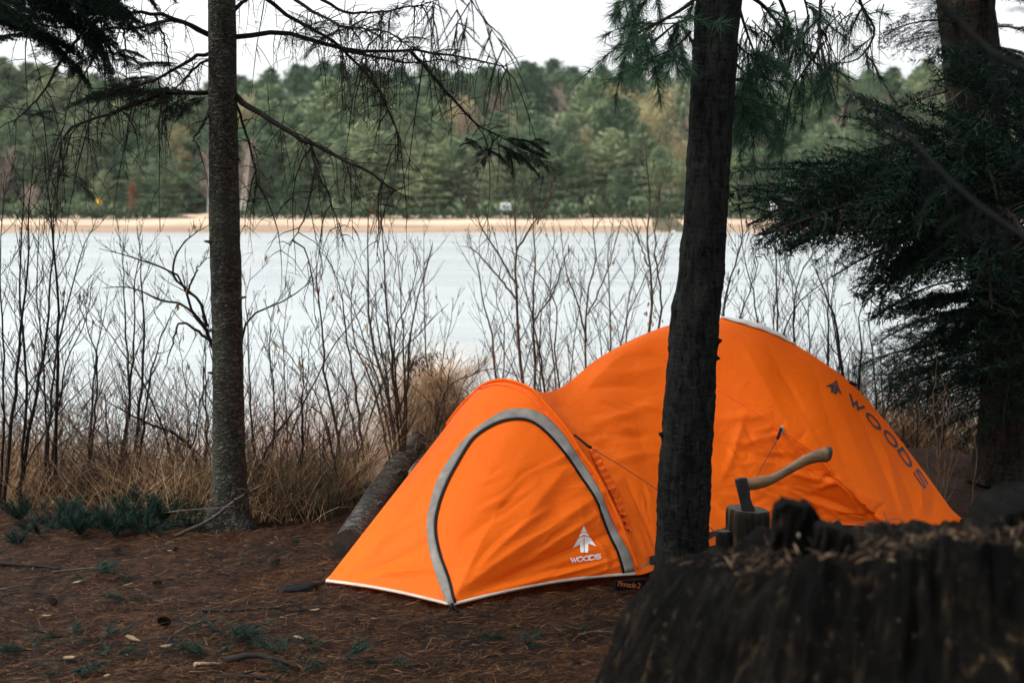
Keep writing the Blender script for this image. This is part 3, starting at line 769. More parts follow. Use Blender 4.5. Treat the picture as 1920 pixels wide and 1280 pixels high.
def bough_mesh(seed, droop=0.22, dens=150, bare=0.12, nl=0.026, nw=0.0042, spread=0.42):
    """A flat spray of spruce, one unit long, along +X."""
    r_ = random.Random(seed); rng = np.random.default_rng(seed); mb = MB(); s0 = []; s1 = []
    def ax(x): return Vector((x, 0.05 * math.sin(x * 4 + seed), -droop * x * x + 0.04 * math.sin(x * 3)))
    main = [ax(i / 14) for i in range(15)]
    mb.tube(main, [0.012 * (1 - 0.8 * i / 14) + 0.001 for i in range(15)], 5, cap=False)
    t_ = bare
    while t_ < 0.98:
        for sd_ in (-1, 1):
            if r_.random() < 0.24: continue
            l = (spread * (1 - t_) ** 0.75 + 0.06) * r_.uniform(0.35, 1.3) * min(1, 0.45 + t_ * 2)
            an = R(r_.uniform(42, 62)) * sd_; b0 = ax(t_); pts = []
            for k in range(6):
                f = k / 5; aa = an * (1 - 0.25 * f)
                pts.append(b0 + Vector((math.cos(aa) * l * f, math.sin(aa) * l * f, -0.30 * l * f * f + r_.uniform(-.006, .006))))
            mb.tube(pts, [0.0035 * (1 - 0.7 * k / 5) for k in range(6)], 3, cap=False)
            for k in range(1, 5): s0.append(pts[k]); s1.append(pts[k + 1])
            f = 0.2
            while f < 0.97:
                for s2 in (-1, 1):
                    ll = 0.40 * l * (1 - f) ** 0.6 * r_.uniform(.5, 1.1) + 0.018
                    k = min(int(f * 5), 4); q = pts[k].lerp(pts[k + 1], f * 5 - k); aa = an + s2 * R(r_.uniform(38, 58))
                    e = q + Vector((math.cos(aa) * ll, math.sin(aa) * ll, -0.28 * ll + r_.uniform(-.02, .01)))
                    s0.append(q); s1.append(e)
                f += 0.055 / l * 0.55 + 0.06
        t_ += r_.uniform(0.035, 0.06)
    for k in range(int(0.5 * 14), 14): s0.append(main[k]); s1.append(main[k + 1])
    V_, T_ = needles(s0, s1, dens, nl, nw, rng)
    tip = main[-1]; M3 = np.array(Vector((1, 0, 0)).rotation_difference(tip).inverted().to_matrix()) / tip.length   # turn the tip on to +X
    V_ = V_ @ M3.T; mb.v = [tuple(M3 @ np.array(p)) for p in mb.v]
    return join('bough', mb, [M_TWIG, M_NEEDLE], V_, T_)
BOUGHS = [bough_mesh(11), bough_mesh(12, 0.3), bough_mesh(13, 0.15, spread=0.5), bough_mesh(14, 0.35, 120, 0.25), bough_mesh(15, 0.25, 150, 0.3, spread=.34), bough_mesh(16, .4, 170, .1, spread=.5)]

DENSE = [bough_mesh(41, .2, 210, .1, nl=.034, nw=.007), bough_mesh(42, .3, 210, .15, nl=.034, nw=.007, spread=.5)]

def place_bough(base, tip, parent, mesh=None, roll=0.0, rnd_=random, name='bough'):
    base = Vector(base); tip = Vector(tip); d = tip - base; L = d.length; x = d.normalized()
    z = Vector((0, 0, 1)) - x * x.z
    z = z.normalized() if z.length > 1e-3 else x.orthogonal().normalized()
    y = z.cross(x); M = Matrix((x, y, z)).transposed() @ Matrix.Rotation(roll, 3, 'X')
    o = bpy.data.objects.new(name, mesh or rnd_.choice(BOUGHS)); col.objects.link(o)
    W = Matrix.Translation(base) @ M.to_4x4() @ Matrix.Scale(L, 4)
    if parent:
        o.parent = parent; o.matrix_basis = Matrix.Translation(parent.location).inverted() @ W
    else: o.matrix_basis = W
    return o

def hang_twigs(mb, pts, r_, n, lmin, lmax, rad=0.0035, sub=3):
    """Dead drooping twigs along a branch."""
    for k in range(n):
        f = r_.uniform(0.12, 1.0) * (len(pts) - 1); i = min(int(f), len(pts) - 2); p = Vector(pts[i]).lerp(Vector(pts[i + 1]), f - i)
        l = r_.uniform(lmin, lmax); side = Vector((r_.uniform(-.7, .7), r_.uniform(-.7, .7), 0)); q = [p.copy()]; d = side + Vector((0, 0, r_.uniform(-.3, .35)))
        for s in range(7):
            d = d.lerp(Vector((side.x * 0.15, side.y * 0.15, -1)) + Vector((r_.uniform(-.25, .25), r_.uniform(-.25, .25), 0)), 0.38)
            q.append(q[-1] + d.normalized() * l / 7)
        mb.tube(q, [rad * (1 - 0.75 * s / 7) for s in range(8)], 4, cap=False)
        for j in range(sub):
            s = r_.randint(1, 6); ll = l * r_.uniform(.15, .4); dd = Vector((r_.uniform(-1, 1), r_.uniform(-1, 1), r_.uniform(-1.0, .2))).normalized(); w_ = [q[s]]
            for m in range(3):
                dd = (dd + Vector((r_.uniform(-.3, .3), r_.uniform(-.3, .3), -.25))).normalized(); w_.append(w_[-1] + dd * ll / 3)
            mb.tube(w_, [rad * 0.6, rad * 0.5, rad * 0.4, rad * 0.25], 3, cap=False)

def px_path(pts, Y0, Y1=None, n=14):
    Y1 = Y0 if Y1 is None else Y1; k = len(pts)
    return [Vector(p) for p in resample([at(x, y, Y0 + (Y1 - Y0) * i / (k - 1)) for i, (x, y) in enumerate(pts)], n)]

# ---------------------------------------------------------------- slim spruce trunk on the lake side of the clearing
YL = 7.33
slim = empty('spruce_tree', (at(430, 990, YL).x, YL, 0)); tag(slim, 'slim grey spruce trunk with bare drooping dead branches, standing clear of the tent', 'tree')
lp = [(432, 1002), (431, 900), (428, 750), (425, 600), (421, 400), (418, 200), (415, 0), (409, -300), (400, -800), (395, -1500)]
link('trunk', trunk_mesh([at(x, y, YL) for x, y in lp], [.090, .082, .079, .077, .073, .068, .062, .059, .057, .053, .045, .036, .02], M_BARK, 3.3, 48, 0.06, 0.55), slim)
r_ = random.Random(21)
LIMBS = [([(398, 68), (360, 50), (330, 37), (292, 26), (230, 24), (160, 28), (90, 30)], -0.3, 12, 0.014, 10),
         ([(398, 70), (330, 39), (280, 48), (232, 54), (150, 53), (60, 45), (0, 41)], 0.2, 14, 0.011, 8),
         ([(398, 99), (360, 109), (315, 139), (270, 157), (225, 168), (180, 190)], -0.5, 18, 0.011, 9),
         ([(398, 110), (372, 122), (345, 148), (318, 180), (290, 200)], 0.3, 12, 0.008, 6),
         ([(398, 173), (330, 174), (270, 187), (210, 211), (160, 230), (138, 237), (121, 256), (113, 290), (112, 330)], -0.2, 22, 0.014, 12),
         ([(396, 205), (385, 225), (370, 250), (360, 265)], -0.2, 2, 0.011, 2),
         ([(438, 70), (480, 66), (520, 62), (590, 75), (640, 91), (700, 96), (770, 95), (850, 104), (900, 113), (945, 125)], 0.3, 30, 0.015, 14),
         ([(640, 92), (700, 105), (750, 115), (800, 118), (830, 112), (880, 130)], 0.5, 10, 0.009, 5),
         ([(770, 96), (800, 130), (850, 185), (890, 230), (920, 246), (945, 258), (975, 275)], 0.4, 12, 0.010, 5),
         ([(440, 178), (465, 200), (500, 222), (560, 257), (620, 288), (680, 318), (742, 358)], -0.4, 18, 0.017, 12),
         ([(440, 190), (455, 230), (470, 280), (480, 330), (478, 380)], 0.1, 8, 0.008, 5),
         ([(583, 272), (590, 320), (580, 370), (565, 420), (545, 460)], -0.3, 5, 0.008, 2),
         ([(590, 322), (610, 350), (628, 400), (640, 440)], -0.2, 4, 0.006, 2),
         ([(488, -10), (545, 35), (585, 53), (637, 87), (680, 130), (720, 190), (745, 250), (745, 300)], 0.6, 24, 0.012, 10),
         ([(540, -10), (600, 30), (650, 50), (720, 60), (770, 90)], -0.6, 22, 0.010, 8),
         ([(590, -10), (640, 20), (700, 25), (760, 15), (820, 0)], 0.2, 16, 0.010, 8),
         ([(438, 20), (470, -10), (520, -60)], 0.2, 6, 0.012, 3),
         ([(290, 28), (300, 50), (312, 90), (318, 130), (316, 160)], 0.0, 6, 0.007, 3),
         ([(232, 54), (234, 100), (235, 150)], 0.0, 3, 0.006, 2),
         ([(150, 70), (110, 120), (80, 175), (40, 215), (0, 240)], 0.3, 8, 0.009, 4),
         ([(200, 30), (190, 80), (165, 130), (130, 190), (110, 290)], 0.5, 8, 0.007, 4)]
for pts, dY, nt_, rad, big_ in LIMBS:
    P = px_path(pts, YL if pts[0][0] > 380 and pts[0][0] < 450 else YL + 0.1, YL + dY, 16); mb = MB()
    for i in range(1, 15): P[i] = P[i] + Vector((r_.uniform(-1, 1), r_.uniform(-1, 1), r_.uniform(-1, 1))) * 0.006
    mb.tube(P, [rad * (1 - 0.72 * i / 15) for i in range(16)], 6)
    hang_twigs(mb, P, r_, int(nt_ * (1.35 if pts[0][0] > 420 else .8)), 0.08, 0.40, 0.0025, 5)
    hang_twigs(mb, P[4:], r_, int(big_ * 0.55), 0.3, 0.8, 0.0042, 5)
    # short stiff side twigs
    for k in range(nt_ * 2):
        i = r_.randint(3, 15); d = Vector((r_.uniform(-1, 1), r_.uniform(-1, 1), r_.uniform(-.5, .8))).normalized(); l = r_.uniform(.06, .22)
        mb.tube([P[i], P[i] + d * l * 0.5, P[i] + d * l + Vector((0, 0, -0.03))], [0.003, 0.0022, 0.001], 3, cap=False)
    mb.build('limb', M_TWIG, slim)
mb = MB()
for py_, s, l in ((560, 1, .05), (700, -1, .035), (830, 1, .03), (455, -1, .04), (300, 1, .03), (620, -1, .025)):
    c0 = at(np.interp(py_, [0, 400, 1000], [415, 421, 432]) + 22 * s, py_, YL - .03); mb.tube([c0 - Vector((.03 * s, 0, .01)), c0 + Vector((.02 * s, -.02, .006)), c0 + Vector((l * s, -.03, r_.uniform(-.01, .02)))], [.011, .008, .004], 8)
mb.build('branch_stub', M_BARK, slim)
# green tufts that survive on those limbs
for bx_, by_, tx, ty, dY in ((300, 190, 205, 222, .1), (330, 175, 240, 190, -.1), (290, 150, 205, 170, .2), (270, 130, 215, 112, 0), (220, 100, 275, 112, 0), (350, 178, 300, 240, .1), (370, 190, 330, 230, 0), (300, 185, 130, 202, .1), (350, 172, 230, 205, .2), (330, 120, 250, 135, 0), (250, 108, 190, 102, .1), (395, 180, 340, 205, .1), (280, 165, 180, 182, 0), (180, 100, 130, 150, .1), (110, 70, 60, 110, .1), (230, 60, 160, 75, .2), (330, 45, 260, 75, 0),
                             (945, 262, 1030, 290, .3), (930, 270, 1010, 330, .2), (900, 268, 862, 275, .3), (925, 275, 890, 330, .4), (950, 280, 960, 335, .2), (960, 268, 1035, 325, .4), (900, 275, 950, 310, .3), (985, 268, 1030, 270, .3), (870, 262, 905, 282, .3),
                             (640, 40, 560, 60, .2), (700, 30, 640, 70, .1), (760, 10, 700, 40, 0), (800, -10, 740, 30, .3), (540, 20, 600, 70, -.2), (680, 60, 720, 80, .2), (850, 110, 830, 150, .3)):
    place_bough(at(bx_, by_, YL + dY), at(tx, ty, YL + dY + r_.uniform(-.1, .1)), slim, r_.choice(DENSE) if tx < 420 or tx > 860 else None, roll=r_.uniform(-.7, .7), rnd_=r_)
for k in range(40):                 # scattered live sprays
    P = px_path(LIMBS[r_.choice((0, 1, 2, 3, 4, 6, 7, 13, 14, 15, 19, 20))][0], YL, YL, 12); p = P[r_.randint(3, 11)]; a_ = r_.uniform(0, 6.28); l = r_.uniform(.10, .26)
    place_bough(p, p + Vector((math.cos(a_) * l, math.sin(a_) * l * .6, r_.uniform(-.7, .1) * l)), slim, roll=r_.uniform(-1, 1), rnd_=r_)
# living crown above the picture
for k in range(30):
    z_ = r_.uniform(3.6, 8.5); a_ = r_.uniform(0, 6.28); l = 1.5 * (1 - (z_ - 3.6) / 7.0)
    c0 = Vector((slim.location.x - 0.06 * (z_ - 2.5) * 0.3, YL, z_)); place_bough(c0, c0 + Vector((math.cos(a_) * l, math.sin(a_) * l, -0.15 * l)), slim, rnd_=r_)

# ---------------------------------------------------------------- thick dark trunk in front of the tent (a pine)
YR = 5.55
pine = empty('pine_tree', (at(1277, 1180, YR).x, YR, 0)); tag(pine, 'thick dark pine trunk standing in front of the tent, leaning slightly', 'tree')
le = [(1224, 1190), (1227, 1030), (1231, 900), (1241, 800), (1250, 680), (1256, 600), (1271, 500), (1286, 330), (1299, 150), (1307, 0), (1322, -300), (1345, -800)]
re_ = [(1334, 1190), (1324, 1030), (1331, 900), (1338, 790), (1346, 680), (1350, 600), (1356, 500), (1366, 330), (1378, 150), (1386, 0), (1396, -300), (1405, -800)]
cp = [at((a_[0] + b_[0]) / 2, a_[1], YR) for a_, b_ in zip(le, re_)]
rd = [(b_[0] - a_[0]) / 2 * YR / F for a_, b_ in zip(le, re_)]
Lc = np.r_[0, np.cumsum([(cp[i + 1] - cp[i]).length for i in range(len(cp) - 1)])]
rdu = np.interp(np.linspace(0, Lc[-1], 60), Lc, rd)
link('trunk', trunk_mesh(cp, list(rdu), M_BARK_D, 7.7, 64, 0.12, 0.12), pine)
mb = MB()
for px_, py_, s in ((1350, 640, 1), (1346, 672, 1), (1238, 815, -1)):
    c0 = at(px_ - 6 * s, py_, YR - 0.02); mb.tube([c0, c0 + Vector((0.010 * s, -0.004, 0.003)), c0 + Vector((0.020 * s, -.006, r_.uniform(-.004, .010)))], [0.016, 0.010, 0.003], 10)
mb.build('knot', M_BARK_D, pine)

def pine_spray(name, paths, Y, parent, seed, n_t=10, nl=0.075, nw=0.0026, per_tuft=55, drop=0.25):
    """Pine twigs ending in brushes of long needles."""
    r2 = random.Random(seed); rng = np.random.default_rng(seed); mb = MB(); tb = []; td = []
    for pts, dY, rad in paths:
        P = px_path(pts, Y, Y + dY, 14)
        mb.tube(P, [rad * (1 - 0.7 * i / 13) for i in range(14)], 5)
        for k in range(n_t):
            i = r2.randint(3, 13); d = (P[min(i + 1, 13)] - P[i - 1]).normalized()
            d = (d * 0.5 + Vector((r2.uniform(-1, 1), r2.uniform(-1, 1), r2.uniform(-1.0, 0.35)))).normalized(); l = r2.uniform(.08, .26); q = [P[i]]
            for m in range(4):
                d = (d + Vector((r2.uniform(-.2, .2), r2.uniform(-.2, .2), -drop * r2.random()))).normalized(); q.append(q[-1] + d * l / 4)
            mb.tube(q, [0.0032, 0.0028, 0.0022, 0.0018, 0.0014], 3, cap=False)
            tb.append((q[2] + q[3]) / 2); td.append(d); tb.append(q[4]); td.append(d)
            if r2.random() < 0.5: tb.append((q[1] + q[2]) / 2); td.append(d)
        tb.append(P[13]); td.append((P[13] - P[12]).normalized())
    tb = np.array([tuple(v) for v in tb]); td = np.array([tuple(v) for v in td]); idx = np.repeat(np.arange(len(tb)), per_tuft); N = len(idx)
    rv = rng.normal(size=(N, 3)) * 0.62; d = td[idx] + rv; d /= np.linalg.norm(d, axis=1)[:, None]; d[:, 2] -= 0.12
    base = tb[idx] - td[idx] * (rng.random(N)[:, None] * 0.05); sd_ = np.cross(d, rng.normal(size=(N, 3))); sd_ /= np.linalg.norm(sd_, axis=1)[:, None]
    V_ = np.stack([base - sd_ * nw / 2, base + sd_ * nw / 2, base + d * (nl * (0.7 + 0.5 * rng.random(N)))[:, None]], 1).reshape(-1, 3)
    return link(name, join(name, mb, [M_TWIG, M_NEEDLE_P], V_, np.arange(N * 3).reshape(-1, 3)), parent)
pine_spray('branch', [([(1330, -30), (1290, 10), (1240, 40), (1200, 60), (1175, 85)], -.2, .010), ([(1310, -40), (1250, -15), (1200, -5), (1160, 5)], .2, .009), ([(1295, 60), (1270, 85), (1245, 100), (1215, 110)], -.3, .006), ([(1300, 30), (1260, 50), (1225, 75), (1190, 40)], .1, .006)], YR, pine, 31, 12)
pine_spray('branch', [([(1380, -20), (1430, 10), (1470, 60), (1500, 90), (1540, 130)], .3, .010), ([(1450, -30), (1475, 30), (1490, 80), (1510, 100), (1528, 108)], .4, .009), ([(1540, -20), (1536, 60), (1545, 110), (1560, 160), (1570, 204)], -.3, .008),
                      ([(1545, 80), (1510, 130), (1485, 170), (1477, 215)], 0, .006), ([(1600, -30), (1620, 20), (1640, 60), (1610, 110), (1560, 120)], .3, .008), ([(1385, 10), (1400, 60), (1420, 110), (1440, 140)], .2, .007), ([(1500, -30), (1515, 30), (1506, 80)], .1, .006), ([(1380, 120), (1400, 140), (1425, 150), (1450, 190)], .2, .006)], YR + 0.25, pine, 32, 8, per_tuft=44)
pine_spray('branch', [([(1376, 150), (1395, 150), (1412, 165), (1405, 200)], .2, .007), ([(1372, 180), (1390, 190), (1400, 210)], .1, .006), ([(1380, 80), (1400, 100), (1420, 105)], .1, .006)], YR + 0.05, pine, 33, 12)
r2 = random.Random(4); mb = MB()
for k in range(26):
    p = at(r2.uniform(1385, 1640), r2.uniform(-10, 60), YR + 0.3); hang_twigs(mb, [p, p + Vector((0.05, 0, -0.04))], r2, 2, .15, .45, .0028, 3)
mb.build('limb', M_TWIG, pine)
for k in range(48):                 # crown above the picture, extra boughs added towards the camera to shade the foreground
    z_ = r2.uniform(3.5, 7.5); a_ = r2.uniform(0, 6.28) if k % 2 else r2.uniform(3.5, 5.9); l = r2.uniform(1.0, 2.3)
    c0 = Vector((pine.location.x + 0.10 + 0.05 * (z_ - 1), YR, z_)); place_bough(c0, c0 + Vector((math.cos(a_) * l, math.sin(a_) * l, 0.05 * l)), pine, rnd_=r2)

# ---------------------------------------------------------------- big dark hemlock at the edge of the clearing
YH = 8.6
hem = empty('hemlock_tree', (at(1885, 890, YH).x, YH, -0.05)); tag(hem, 'big dark hemlock beside the tent with dense boughs reaching over the water', 'tree')
le = [(1832, 900), (1846, 760), (1840, 620), (1822, 500), (1802, 400), (1790, 250), (1777, 80), (1770, 0), (1755, -300), (1740, -900)]
hp_ = [at(x + 52 - 1.5 * i, y, YH) for i, (x, y) in enumerate(le)]
link('trunk', trunk_mesh(hp_, [.20, .178, .172, .17, .166, .165, .162, .16, .14, .09], M_BARK_R, 1.2, 44, 0.06, 0.2), hem)
r3 = random.Random(77)
def htrunk(py): 
    x = np.interp(py, [-900, -300, 0, 80, 250, 400, 500, 620, 760, 900], [1780, 1796, 1812, 1818, 1832, 1846, 1868, 1888, 1896, 1884]); return at(x, py, YH)
HB = [(60, 1655, 62, -.4), (70, 1680, 85, .3), (25, 1700, 10, .2), (395, 1400, 424, -.9), (405, 1440, 452, -.5), (400, 1430, 410, -.2), (410, 1490, 420, .3), (400, 1520, 380, -1.2), (420, 1480, 470, -.8), (425, 1560, 440, -1.4),
      (430, 1500, 400, .5), (440, 1600, 470, .6), (450, 1560, 520, -.3), (470, 1590, 545, .1), (480, 1630, 560, -.6), (500, 1660, 520, .5), (520, 1650, 590, -.2), (540, 1700, 610, .3), (560, 1720, 600, -.7), (390, 1640, 400, -1.6), (410, 1620, 430, -1.9),
      (600, 1690, 660, .2), (620, 1660, 690, -.3), (640, 1700, 720, .3), (660, 1650, 720, .4), (690, 1660, 770, -.5), (720, 1700, 780, .2), (610, 1740, 640, -.8), (680, 1720, 700, .7),
      (60, 1950, 70, .3), (90, 1960, 130, -.3), (150, 1970, 190, -.5), (220, 1960, 260, .3), (300, 1960, 330, -.8), (380, 1960, 420, -.6), (430, 1970, 500, -.9), (500, 1980, 560, -.4), (560, 1980, 620, -.8), (620, 1990, 690, -.5), (690, 1990, 760, -.9), (750, 1990, 830, -.5),
      (400, 1800, 480, -1.6), (440, 1880, 560, -1.5), (480, 1830, 600, -1.3), (540, 1900, 680, -1.4), (600, 1850, 720, -1.2), (380, 1900, 450, -1.7), (340, 1870, 380, -1.5), (660, 1880, 800, -1.3), (560, 1800, 650, -1.0), (700, 1800, 790, -.8), (420, 1720, 450, -1.9), (470, 1740, 500, -1.5),
      (370, 1700, 370, .3), (690, 1640, 740, .6), (640, 1600, 690, .8), (720, 1720, 800, .3), (760, 1740, 830, .1), (650, 1680, 690, .9), (770, 1800, 850, -.3), (600, 1650, 640, 1.0), (730, 1690, 760, .9), (20, 1960, 20, -.8), (120, 1930, 160, -1.6), (200, 1930, 230, -1.8), (280, 1940, 320, -1.9), (350, 1950, 390, -2.2), (420, 1940, 520, -2.4), (500, 1930, 620, -2.2), (600, 1940, 720, -2.0), (240, 1880, 300, -1.4), (180, 1870, 240, -1.2), (460, 1860, 580, -2.0), (170, 1650, 225, -.4), (270, 1610, 335, -.6), (310, 1570, 300, -.3), (350, 1600, 380, -1.4), (400, 1430, 440, -1.8), (380, 1480, 395, -1.0)]
assert len(HB) + 18 <= 100, len(HB)
for py0, tx, ty, dY in HB:
    b0 = htrunk(py0); place_bough(b0, at(tx, ty, YH + dY), hem, roll=r3.uniform(-.9, .9), rnd_=r3)
for k in range(18):                 # the rest of its crown, behind and above
    z_ = r3.uniform(2.8, 8.5); a_ = r3.uniform(0, 6.28); l = r3.uniform(1.0, 1.7) * (1 - (z_ - 2) / 10)
    c0 = htrunk(390 - (z_ - 1.65) * F / YH); place_bough(c0, c0 + Vector((math.cos(a_) * l, math.sin(a_) * l, -.2 * l)), hem, rnd_=r3)
# bare lichen-grey twigs on its trunk
mb = MB(); M_LICHEN = plain('lichen_twig', (0.10, 0.10, 0.08), 0.9, 0.1, 0.5, 40)
for pts, dY in (([(1920, 140), (1880, 165), (1860, 190), (1830, 225), (1800, 245)], -.5), ([(1930, 250), (1880, 290), (1850, 330), (1800, 360)], -.6), ([(1830, 150), (1780, 190), (1740, 210), (1700, 245)], -.4), ([(1800, 180), (1760, 160), (1720, 185), (1690, 215)], -.5), ([(1790, 210), (1740, 240), (1700, 235), (1670, 262)], -.5), ([(1800, 250), (1750, 280), (1700, 300), (1660, 330)], -.6), ([(1880, 230), (1810, 270), (1780, 310)], -.6)):
    P = px_path(pts, YH - .2, YH + dY, 12); mb.tube(P, [.006 * (1 - .6 * i / 11) for i in range(12)], 4); hang_twigs(mb, P, r3, 14, .08, .3, .0026, 4)
mb.build('limb', M_LICHEN, hem)

# ---------------------------------------------------------------- boughs that reach in from trees out of the picture
r4 = random.Random(9)
spr = empty('spruce_bough', tuple(at(-60, 40, 6.6))); tag(spr, 'dense dark spruce boughs hanging in the upper corner beside the slim trunk', 'bough')
for bx_, by_, tx, ty, dY in ((-60, -30, 170, 70, 0), (-60, 20, 150, 110, .2), (-40, -60, 230, 20, .1), (-30, -40, 250, -10, -.2), (20, -40, 270, 70, 0), (-60, 50, 100, 40, -.2), (120, -60, 190, 100, .1), (150, -50, 240, 60, -.3), (-60, 90, 60, 70, 0), (60, -50, 110, 90, .2), (170, -60, 330, 0, .2), (160, 30, 210, 150, .1), (110, 40, 200, 130, 0), (200, 10, 120, 60, .1), (100, 60, 150, 145, .1), (-20, 10, 90, 5, .3), (100, -20, 250, 40, .3), (0, -50, 130, 50, .4), (40, -60, 180, 60, -.3), (-50, 60, 50, 20, .3), (90, 10, 165, 85, .2), (-60, 0, 60, 45, .5), (130, -40, 215, 75, .3), (60, 20, 150, 60, -.2), (180, -20, 240, 50, .4), (-40, -20, 100, 70, -.3), (10, 40, 110, 100, .1), (150, 60, 190, 145, .3), (30, -30, 60, 60, .2), (200, -50, 300, 30, .3), (80, -60, 130, 40, .3), (120, -30, 258, 42, .2), (100, 20, 238, 118, .1), (150, 40, 205, 152, 0), (60, 60, 165, 165, .2), (170, -20, 270, 85, .1)):
    place_bough(at(bx_, by_, 6.6 + dY), at(tx, ty, 6.6 + dY + r4.uniform(-.2, .2)), spr, r4.choice(DENSE), roll=r4.uniform(-.6, .6), rnd_=r4)
for k in range(26):  # unseen boughs overhead, added to shade the clearing floor
    b0 = Vector((r4.uniform(-3.6, -2.6), r4.uniform(3.6, 6.4), r4.uniform(3.1, 4.6))); place_bough(b0, b0 + Vector((r4.uniform(1.0, 2.0), r4.uniform(-.7, .7), r4.uniform(-.2, .3))), spr, rnd_=r4)
hb = empty('hanging_bough', tuple(at(860, -60, 4.0))); tag(hb, 'blurred spruce twig hanging against the sky above the lake, out of focus', 'bough')
pine_spray('twig', [([(860, -60), (890, 0), (912, 50), (925, 95), (935, 130)], 0, .0026), ([(820, -60), (850, -10), (858, 40), (850, 90)], .1, .002), ([(905, 30), (925, 60), (945, 95), (952, 150)], 0, .002), ([(800, -50), (812, -10), (808, 40)], .1, .002), ([(890, -40), (880, 10), (872, 55)], .1, .002)], 4.6, hb, 71, 7, nl=.020, nw=.0013, per_tuft=22)
db = empty('dead_branch', tuple(at(1560, 140, 2.6))); tag(db, 'dark blurred bare branch slanting down in front of the hemlock boughs', 'branch')
mb = MB(); P = px_path([(1560, 150), (1620, 185), (1690, 240), (1750, 305), (1830, 380), (1960, 470)], 3.1, 2.3, 16); mb.tube(P, [.002 + .0035 * i / 15 for i in range(16)], 6); hang_twigs(mb, P, r4, 26, .04, .16, .0025, 4); mb.build('stem', M_TWIG_D, db)
for bx_, by_, tx, ty in ((1700, 250, 1600, 235), (1760, 320, 1640, 330), (1790, 340, 1720, 420), (1840, 390, 1760, 440), (1660, 215, 1580, 190)): place_bough(at(bx_, by_, 2.6), at(tx, ty, 2.6), db, roll=r4.uniform(-1, 1), rnd_=r4)
db2 = empty('dead_branch', tuple(at(1750, -10, 2.4))); tag(db2, 'dark blurred branch crossing the top of the hemlock trunk', 'branch')
mb = MB(); P = px_path([(1720, -40), (1770, 10), (1830, 70), (1880, 110), (1980, 150)], 2.5, 2.2, 12); mb.tube(P, [.003 + .003 * i / 11 for i in range(12)], 6); hang_twigs(mb, P, r4, 16, .05, .14, .0025, 3); mb.build('stem', M_TWIG_D, db2)
for bx_, by_, tx, ty in ((1880, 20, 1960, 30), (1890, -20, 1950, -10)): place_bough(at(bx_, by_, 2.5), at(tx, ty, 2.5), db2, roll=.5, rnd_=r4)
# ================================================================= BARE SAPLINGS ALONG THE BANK
M_STEM_D = plain('stem_dark', (0.011, 0.009, 0.008), 0.85, 0.15, 0.4, 25)
M_STEM_B = plain('stem_brown', (0.042, 0.029, 0.020), 0.8, 0.1, 0.45, 25)
M_STEM_Y = plain('stem_tan', (0.11, 0.078, 0.046), 0.8, 0.2, 0.35, 25)
M_DEADLEAF = island_mat('dead_leaves', [(0, (0.10, 0.05, 0.025)), (0.5, (0.22, 0.12, 0.05)), (1, (0.38, 0.25, 0.12))], 0.8, 0.1, 0.2)

def stem_tree(mb, r_, pts, rad, twigs, tl, lev=2, up=0.55, tipr=0.0012, leaves=None):
    P = [Vector(p) for p in resample(pts, 18)]
    for i in range(1, 17): P[i] = P[i] + Vector((r_.uniform(-1, 1), r_.uniform(-1, 1), 0)) * 0.007
    mb.tube(P, [rad * (1 - i / 17) ** 0.8 + tipr for i in range(18)], 5, cap=False)
    side = r_.choice((-1, 1)); az = r_.uniform(0, 6.28)
    for k in range(twigs):
        f = 0.22 + 0.76 * (k + r_.random() * 0.8) / twigs; x = f * 17; i = min(int(x), 16); p = P[i].lerp(P[i + 1], x - i)
        az += 2.4 + r_.uniform(-.5, .5); ax_ = (P[i + 1] - P[i]).normalized()
        rv = Vector((math.cos(az), math.sin(az) * 0.8, 0.1)); d = (ax_ * up + rv * r_.uniform(.45, .75)).normalized()
        l = tl * (1.15 - 0.75 * f) * r_.uniform(.5, 1.25); q = [p]; n_ = 5
        for m in range(n_):
            d = (d + Vector((r_.uniform(-.16, .16), r_.uniform(-.16, .16), r_.uniform(0.0, .22)))).normalized(); q.append(q[-1] + d * l / n_)
        r0 = max(rad * (1 - f) * 0.5, 0.0016)
        mb.tube(q, [r0 * (1 - m / n_) * 0.8 + tipr * 0.8 for m in range(n_ + 1)], 4 if r0 > .003 else 3, cap=False)
        if lev > 1:
            for j in range(r_.randint(2, 5)):
                m = r_.randint(1, n_ - 1); dd = (q[m + 1] - q[m]).normalized(); dd = (dd + Vector((r_.uniform(-.8, .8), r_.uniform(-.8, .8), r_.uniform(-.1, .5)))).normalized(); ll = l * r_.uniform(.2, .5); w_ = [q[m]]
                for h in range(3):
                    dd = (dd + Vector((r_.uniform(-.2, .2), r_.uniform(-.2, .2), .12))).normalized(); w_.append(w_[-1] + dd * ll / 3)
                mb.tube(w_, [tipr * 1.1, tipr, tipr * .8, tipr * .6], 3, cap=False)
                if r_.random() < 0.5: mb.tube([w_[3] - dd * .004, w_[3] + dd * .008, w_[3] + dd * .018], [.0008, .0022, .0005], 4, cap=False)   # bud
                if leaves is not None and r_.random() < leaves[1]: leaves[0].append(w_[3])

def hang_leaf(mb, r_, p, s=0.022):
    a_ = r_.uniform(0, 6.28); u = Vector((math.cos(a_), math.sin(a_), 0)); v = Vector((r_.uniform(-.3, .3), r_.uniform(-.3, .3), -1)).normalized()
    mb.v += [tuple(p), tuple(p + v * s + u * s * .45), tuple(p + v * s * 2.3 + u * s * .1), tuple(p + v * s * 1.1 - u * s * .4)]
    n_ = len(mb.v); mb.face((n_ - 4, n_ - 3, n_ - 2, n_ - 1))

